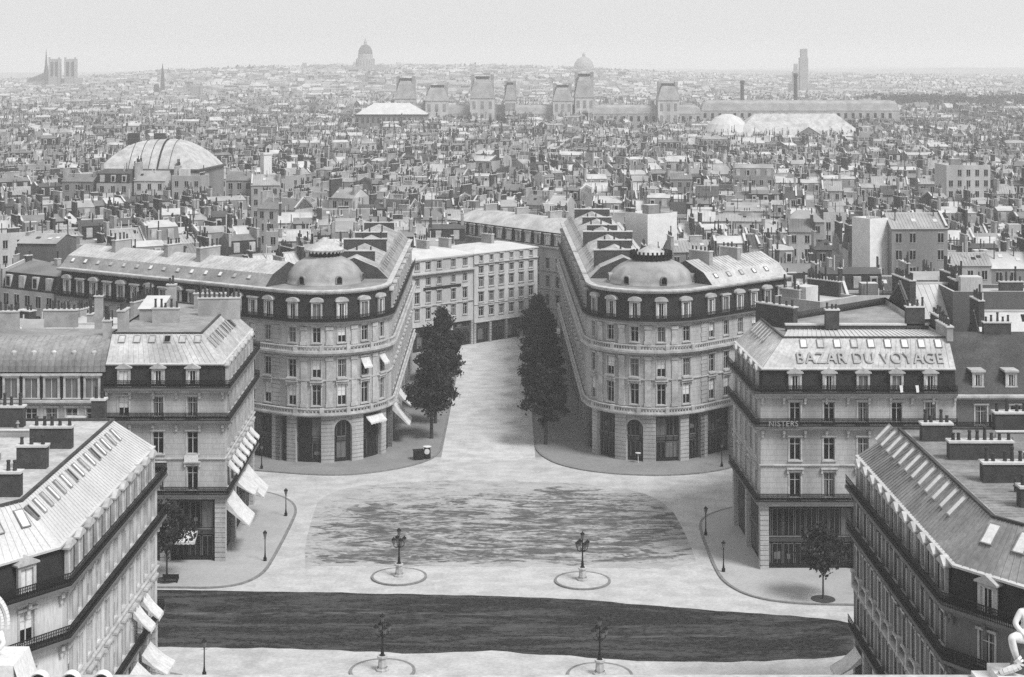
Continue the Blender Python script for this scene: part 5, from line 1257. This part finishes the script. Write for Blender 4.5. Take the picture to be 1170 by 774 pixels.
# far monuments
t = thing('cathedral', (-700, 2500, 0), 'distant cathedral with two square towers and a thin spire in the haze', 'church')
b = MB(); k = 2500 / F
def bx(px0, px1, yt, D_, dep, mb, mi=0, z0=0):
    k = D_ / F; mb.box((px0 - 585) * k, (px1 - 585) * k, D_, D_ + dep, z0, H - (yt - YH) * k, mi)
bx(30, 87, 90, 2510, 40, b); b.build('nave', 'tower', t)
for p0, p1 in ((56.0, 68.), (74., 86.5)):
    b = MB(); bx(p0, p1, 67.5, 2495, 11, b); kk = 2495 / F
    for q in ((p0 + 3.4), (p1 - 3.4)): x = (q - 585) * kk; b.box(x - 2.2, x + 2.2, 2494.5, 2494.9, 42, 64, 1)
    for q in (p0 + .6, p1 - .6, ): x = (q - 585) * kk; b.box(x - 1.4, x + 1.4, 2494, 2496, 0, 71)
    b.build('bell_tower', ['tower', 'slate'], t)
b = MB(); rc = [((30 - 585) * k, 2508), ((57 - 585) * k, 2508), ((57 - 585) * k, 2545), ((30 - 585) * k, 2545)]; b.sweep(rc, [(0, 37), (-18, 46.5)], True); b.build('roof', 'slate2', t)
b = MB(); b.lathe((47.5 - 585) * k, 2525, [(5, 40), (3.2, 52), (2, 60), (.15, 84)], 8); b.build('spire', 'slate2', t)
t = thing('domed_church', (-277, 3050, 0), 'distant domed monument on a rise with a lantern above its dome', 'church')
b = MB(); k = 3050 / F; zb = 40; x = (417.5 - 585) * k; b.box(x - 42, x + 42, 3010, 3090, zb - 40, 57); b.build('wall', 'tower', t)
b = MB(); b.lathe(x, 3050, [(16.5, 55), (16.5, 72), (14, 72.5), (14, 78), (13.6, 80)], 24); b.build('drum', 'tower', t)
for i in range(24): 
    pass
b = MB(); b.lathe(x, 3050, [(13.6, 80), (13, 86), (10.5, 92), (6.5, 96.5), (3, 98)], 24); b.build('dome', 'slate2', t)
b = MB(); b.lathe(x, 3050, [(3, 97.5), (3, 103), (3.4, 103.4), (1.5, 106), (.2, 111)], 12); b.build('lantern', 'tower', t)
b = MB(); 
for i in range(20): a = 2 * pi * i / 20; b.tube((x + 17 * cos(a), 3050 + 17 * sin(a), 56), (x + 17 * cos(a), 3050 + 17 * sin(a), 71), 1, 1, 6)
b.build('colonnade', 'tower', t)
t = thing('twin_tower_church', (430, 2360, 0), 'tall pair of unequal church towers on the right horizon', 'church')
b = MB(); bx(914, 923.5, 66, 2350, 12, b); bx(915.2, 922.6, 56, 2351.5, 9, b); b.build('bell_tower', 'tower', t)
b = MB(); bx(906.5, 912.5, 82, 2345, 12, b); bx(907.5, 911.5, 73, 2346, 6, b); b.build('bell_tower', 'tower', t)
b = MB(); bx(908, 932, 96, 2365, 60, b); b.build('nave', 'tower', t)
t = thing('chapel', (-465, 2150, 0), 'distant chapel with a needle-thin spire between cathedral and market', 'church')
b = MB(); bx(176, 194, 106, 2150, 14, b); b.build('nave', 'tower', t); b = MB(); b.lathe((184.5 - 585) * 2150 / F, 2157, [(3.5, 22), (2.6, 38), (1.6, 50), (.15, 61)], 8); b.build('spire', 'slate2', t)
for px, D_, yt, lb in ((179, 2050, 96, 'shorter spire left of the chapel needle'), (196, 2300, 92, 'thin spire right of the chapel needle')):
    t = thing('church_spire', ((px - 585) * D_ / F, D_, 0), lb, 'church'); b = MB(); b.lathe((px - 585) * D_ / F, D_, [(4, 0), (4, 28), (3, 34), (.2, H - (yt - YH) * D_ / F)], 8); b.build('spire', 'slate2', t)
t = thing('bell_tower', ((223 - 585) * 1900 / F, 1900, 0), 'square dark gothic tower standing alone on the left', 'church')
b = MB(); bx(217, 229.5, 99, 1900, 13, b); 
for q in (217.6, 229): bx(q - .5, q + .5, 95, 1899, 2, b)
b.build('shaft', 'tower', t)
t = thing('hazy_dome', ((667 - 585) * 3100 / F, 3100, 0), 'faint broad dome on the horizon above the palace', 'church')
x = (667 - 585) * 3100 / F; b = MB(); b.box(x - 40, x + 40, 3085, 3130, 0, 52); b.lathe(x, 3100, [(19, 50), (19, 58), (17, 64), (12, 71), (5, 75), (3, 76), (3, 80), (.3, 84)], 20); b.build('dome', 'tower', t)
t = thing('hazy_tower', ((347 - 585) * 3000 / F, 3000, 0), 'small faint church tower left of the domed monument', 'church'); b = MB(); bx(343.5, 350, 78, 3000, 9, b); bx(345.5, 350, 72, 3001, 6, b); b.build('bell_tower', 'tower', t)
for px, D_, yt, lb in ((909, 1350, 84, 'thin dark column below the pair of unequal towers'), (848, 1350, 92, 'short thin chimney left of the twin towers')):
    t = thing('chimney_shaft', ((px - 585) * D_ / F, D_, 0), lb, 'chimney'); b = MB(); b.lathe((px - 585) * D_ / F, D_, [(1.9, 0), (1.5, H - (yt - YH) * D_ / F - 3), (2.1, H - (yt - YH) * D_ / F - 2.4), (1.6, H - (yt - YH) * D_ / F)], 10); b.build('shaft', 'brick', t)
# the wooded garden on the right as one mass
b = MB(); rw = random.Random(8)
for _ in range(15000):
    x, y = rw.uniform(360, 550), rw.uniform(1490, 1700); z = 24 + 3.2 * sin(x * .21) * sin(y * .17) + rw.uniform(-9, 2.5); a = rw.uniform(0, 3.14); s_ = rw.uniform(.8, 1.6)
    n_ = Vector((rw.gauss(0, 1), rw.gauss(0, 1), rw.gauss(0, 1))).normalized(); e = n_.orthogonal().normalized(); f = n_.cross(e); p = Vector((x, y, z)); b.poly([p - e * s_, p - f * s_, p + e * s_, p + f * s_])
b.box(362, 548, 1495, 1700, 0, 17)
tag(b.build('garden_trees', 'leaf'), 'dark band of garden trees below the right horizon', 'trees', None, 'stuff')

# ------------------------------------------------------------------ air, sky, sun
SIG, SKY, SUN, EL, AZ, EXPO, SANG = .00027, .1, 2.8, 53., 48., .58, 18.
hz = MB(); x, y0, y1, z0, z1 = 5800, -1400, 9600, -1, 125
P = [(-x, y0, z0), (x, y0, z0), (x, y1, z0), (-x, y1, z0), (-x, y0, z1), (x, y0, z1), (x, y1, z1), (-x, y1, z1)]
for f in ((3, 2, 1, 0), (4, 5, 6, 7), (0, 1, 5, 4), (1, 2, 6, 5), (2, 3, 7, 6), (3, 0, 4, 7)): hz.poly([P[i] for i in f])
me = bpy.data.meshes.new('haze'); me.from_pydata(P, [], [(3, 2, 1, 0), (4, 5, 6, 7), (0, 1, 5, 4), (1, 2, 6, 5), (2, 3, 7, 6), (3, 0, 4, 7)])
hm = bpy.data.materials.new('haze_air'); hm.use_nodes = True; nt = hm.node_tree
for n_ in list(nt.nodes):
    if n_.type == 'BSDF_PRINCIPLED': nt.nodes.remove(n_)
pvn = nt.nodes.new('ShaderNodeVolumePrincipled'); pvn.inputs['Color'].default_value = (.97, .97, .97, 1); pvn.inputs['Density'].default_value = SIG; pvn.inputs['Anisotropy'].default_value = .2
nt.links.new(pvn.outputs[0], nt.nodes['Material Output'].inputs['Volume'])
me.materials.append(hm); ho = bpy.data.objects.new('haze', me); COL.objects.link(ho); ho['kind'] = 'stuff'; tag(ho, 'pale even haze lying over the whole city', 'haze')
w = bpy.data.worlds.new('World'); SC.world = w; w.use_nodes = True; nt = w.node_tree; bg = nt.nodes['Background']
sk = nt.nodes.new('ShaderNodeTexSky'); sk.sky_type = 'NISHITA'; sk.sun_disc = False; sk.sun_elevation = radians(EL); sk.sun_rotation = radians(180 - AZ); sk.dust_density = 4; sk.air_density = 1
bw = nt.nodes.new('ShaderNodeRGBToBW'); nt.links.new(sk.outputs[0], bw.inputs[0]); 
ov = nt.nodes.new('ShaderNodeMath'); ov.operation = 'MULTIPLY_ADD'; ov.inputs[1].default_value = .12; ov.inputs[2].default_value = 4.9   # a bright, nearly even overcast with a little of the clear sky left
nt.links.new(bw.outputs[0], ov.inputs[0]); nt.links.new(ov.outputs[0], bg.inputs['Color']); bg.inputs['Strength'].default_value = SKY
ld = bpy.data.lights.new('sun', 'SUN'); ld.energy = SUN; ld.angle = radians(SANG); ld.color = (1, 1, 1)
so = bpy.data.objects.new('sun', ld); COL.objects.link(so)
dv = Vector((sin(radians(AZ)) * cos(radians(EL)), -cos(radians(AZ)) * cos(radians(EL)), sin(radians(EL))))   # towards the sun: right of the view, a little beyond
so.rotation_euler = dv.to_track_quat('Z', 'Y').to_euler(); so.location = (200, 100, 400)
SC.view_settings.view_transform = 'Standard'; SC.view_settings.look = 'None'; SC.view_settings.exposure = EXPO; SC.view_settings.gamma = 1
SC.render.engine = 'CYCLES'; cy = SC.cycles
cy.max_bounces = 6; cy.diffuse_bounces = 3; cy.glossy_bounces = 2; cy.volume_bounces = 2; cy.transparent_max_bounces = 4
cy.use_adaptive_sampling = False
cy.use_denoising = False
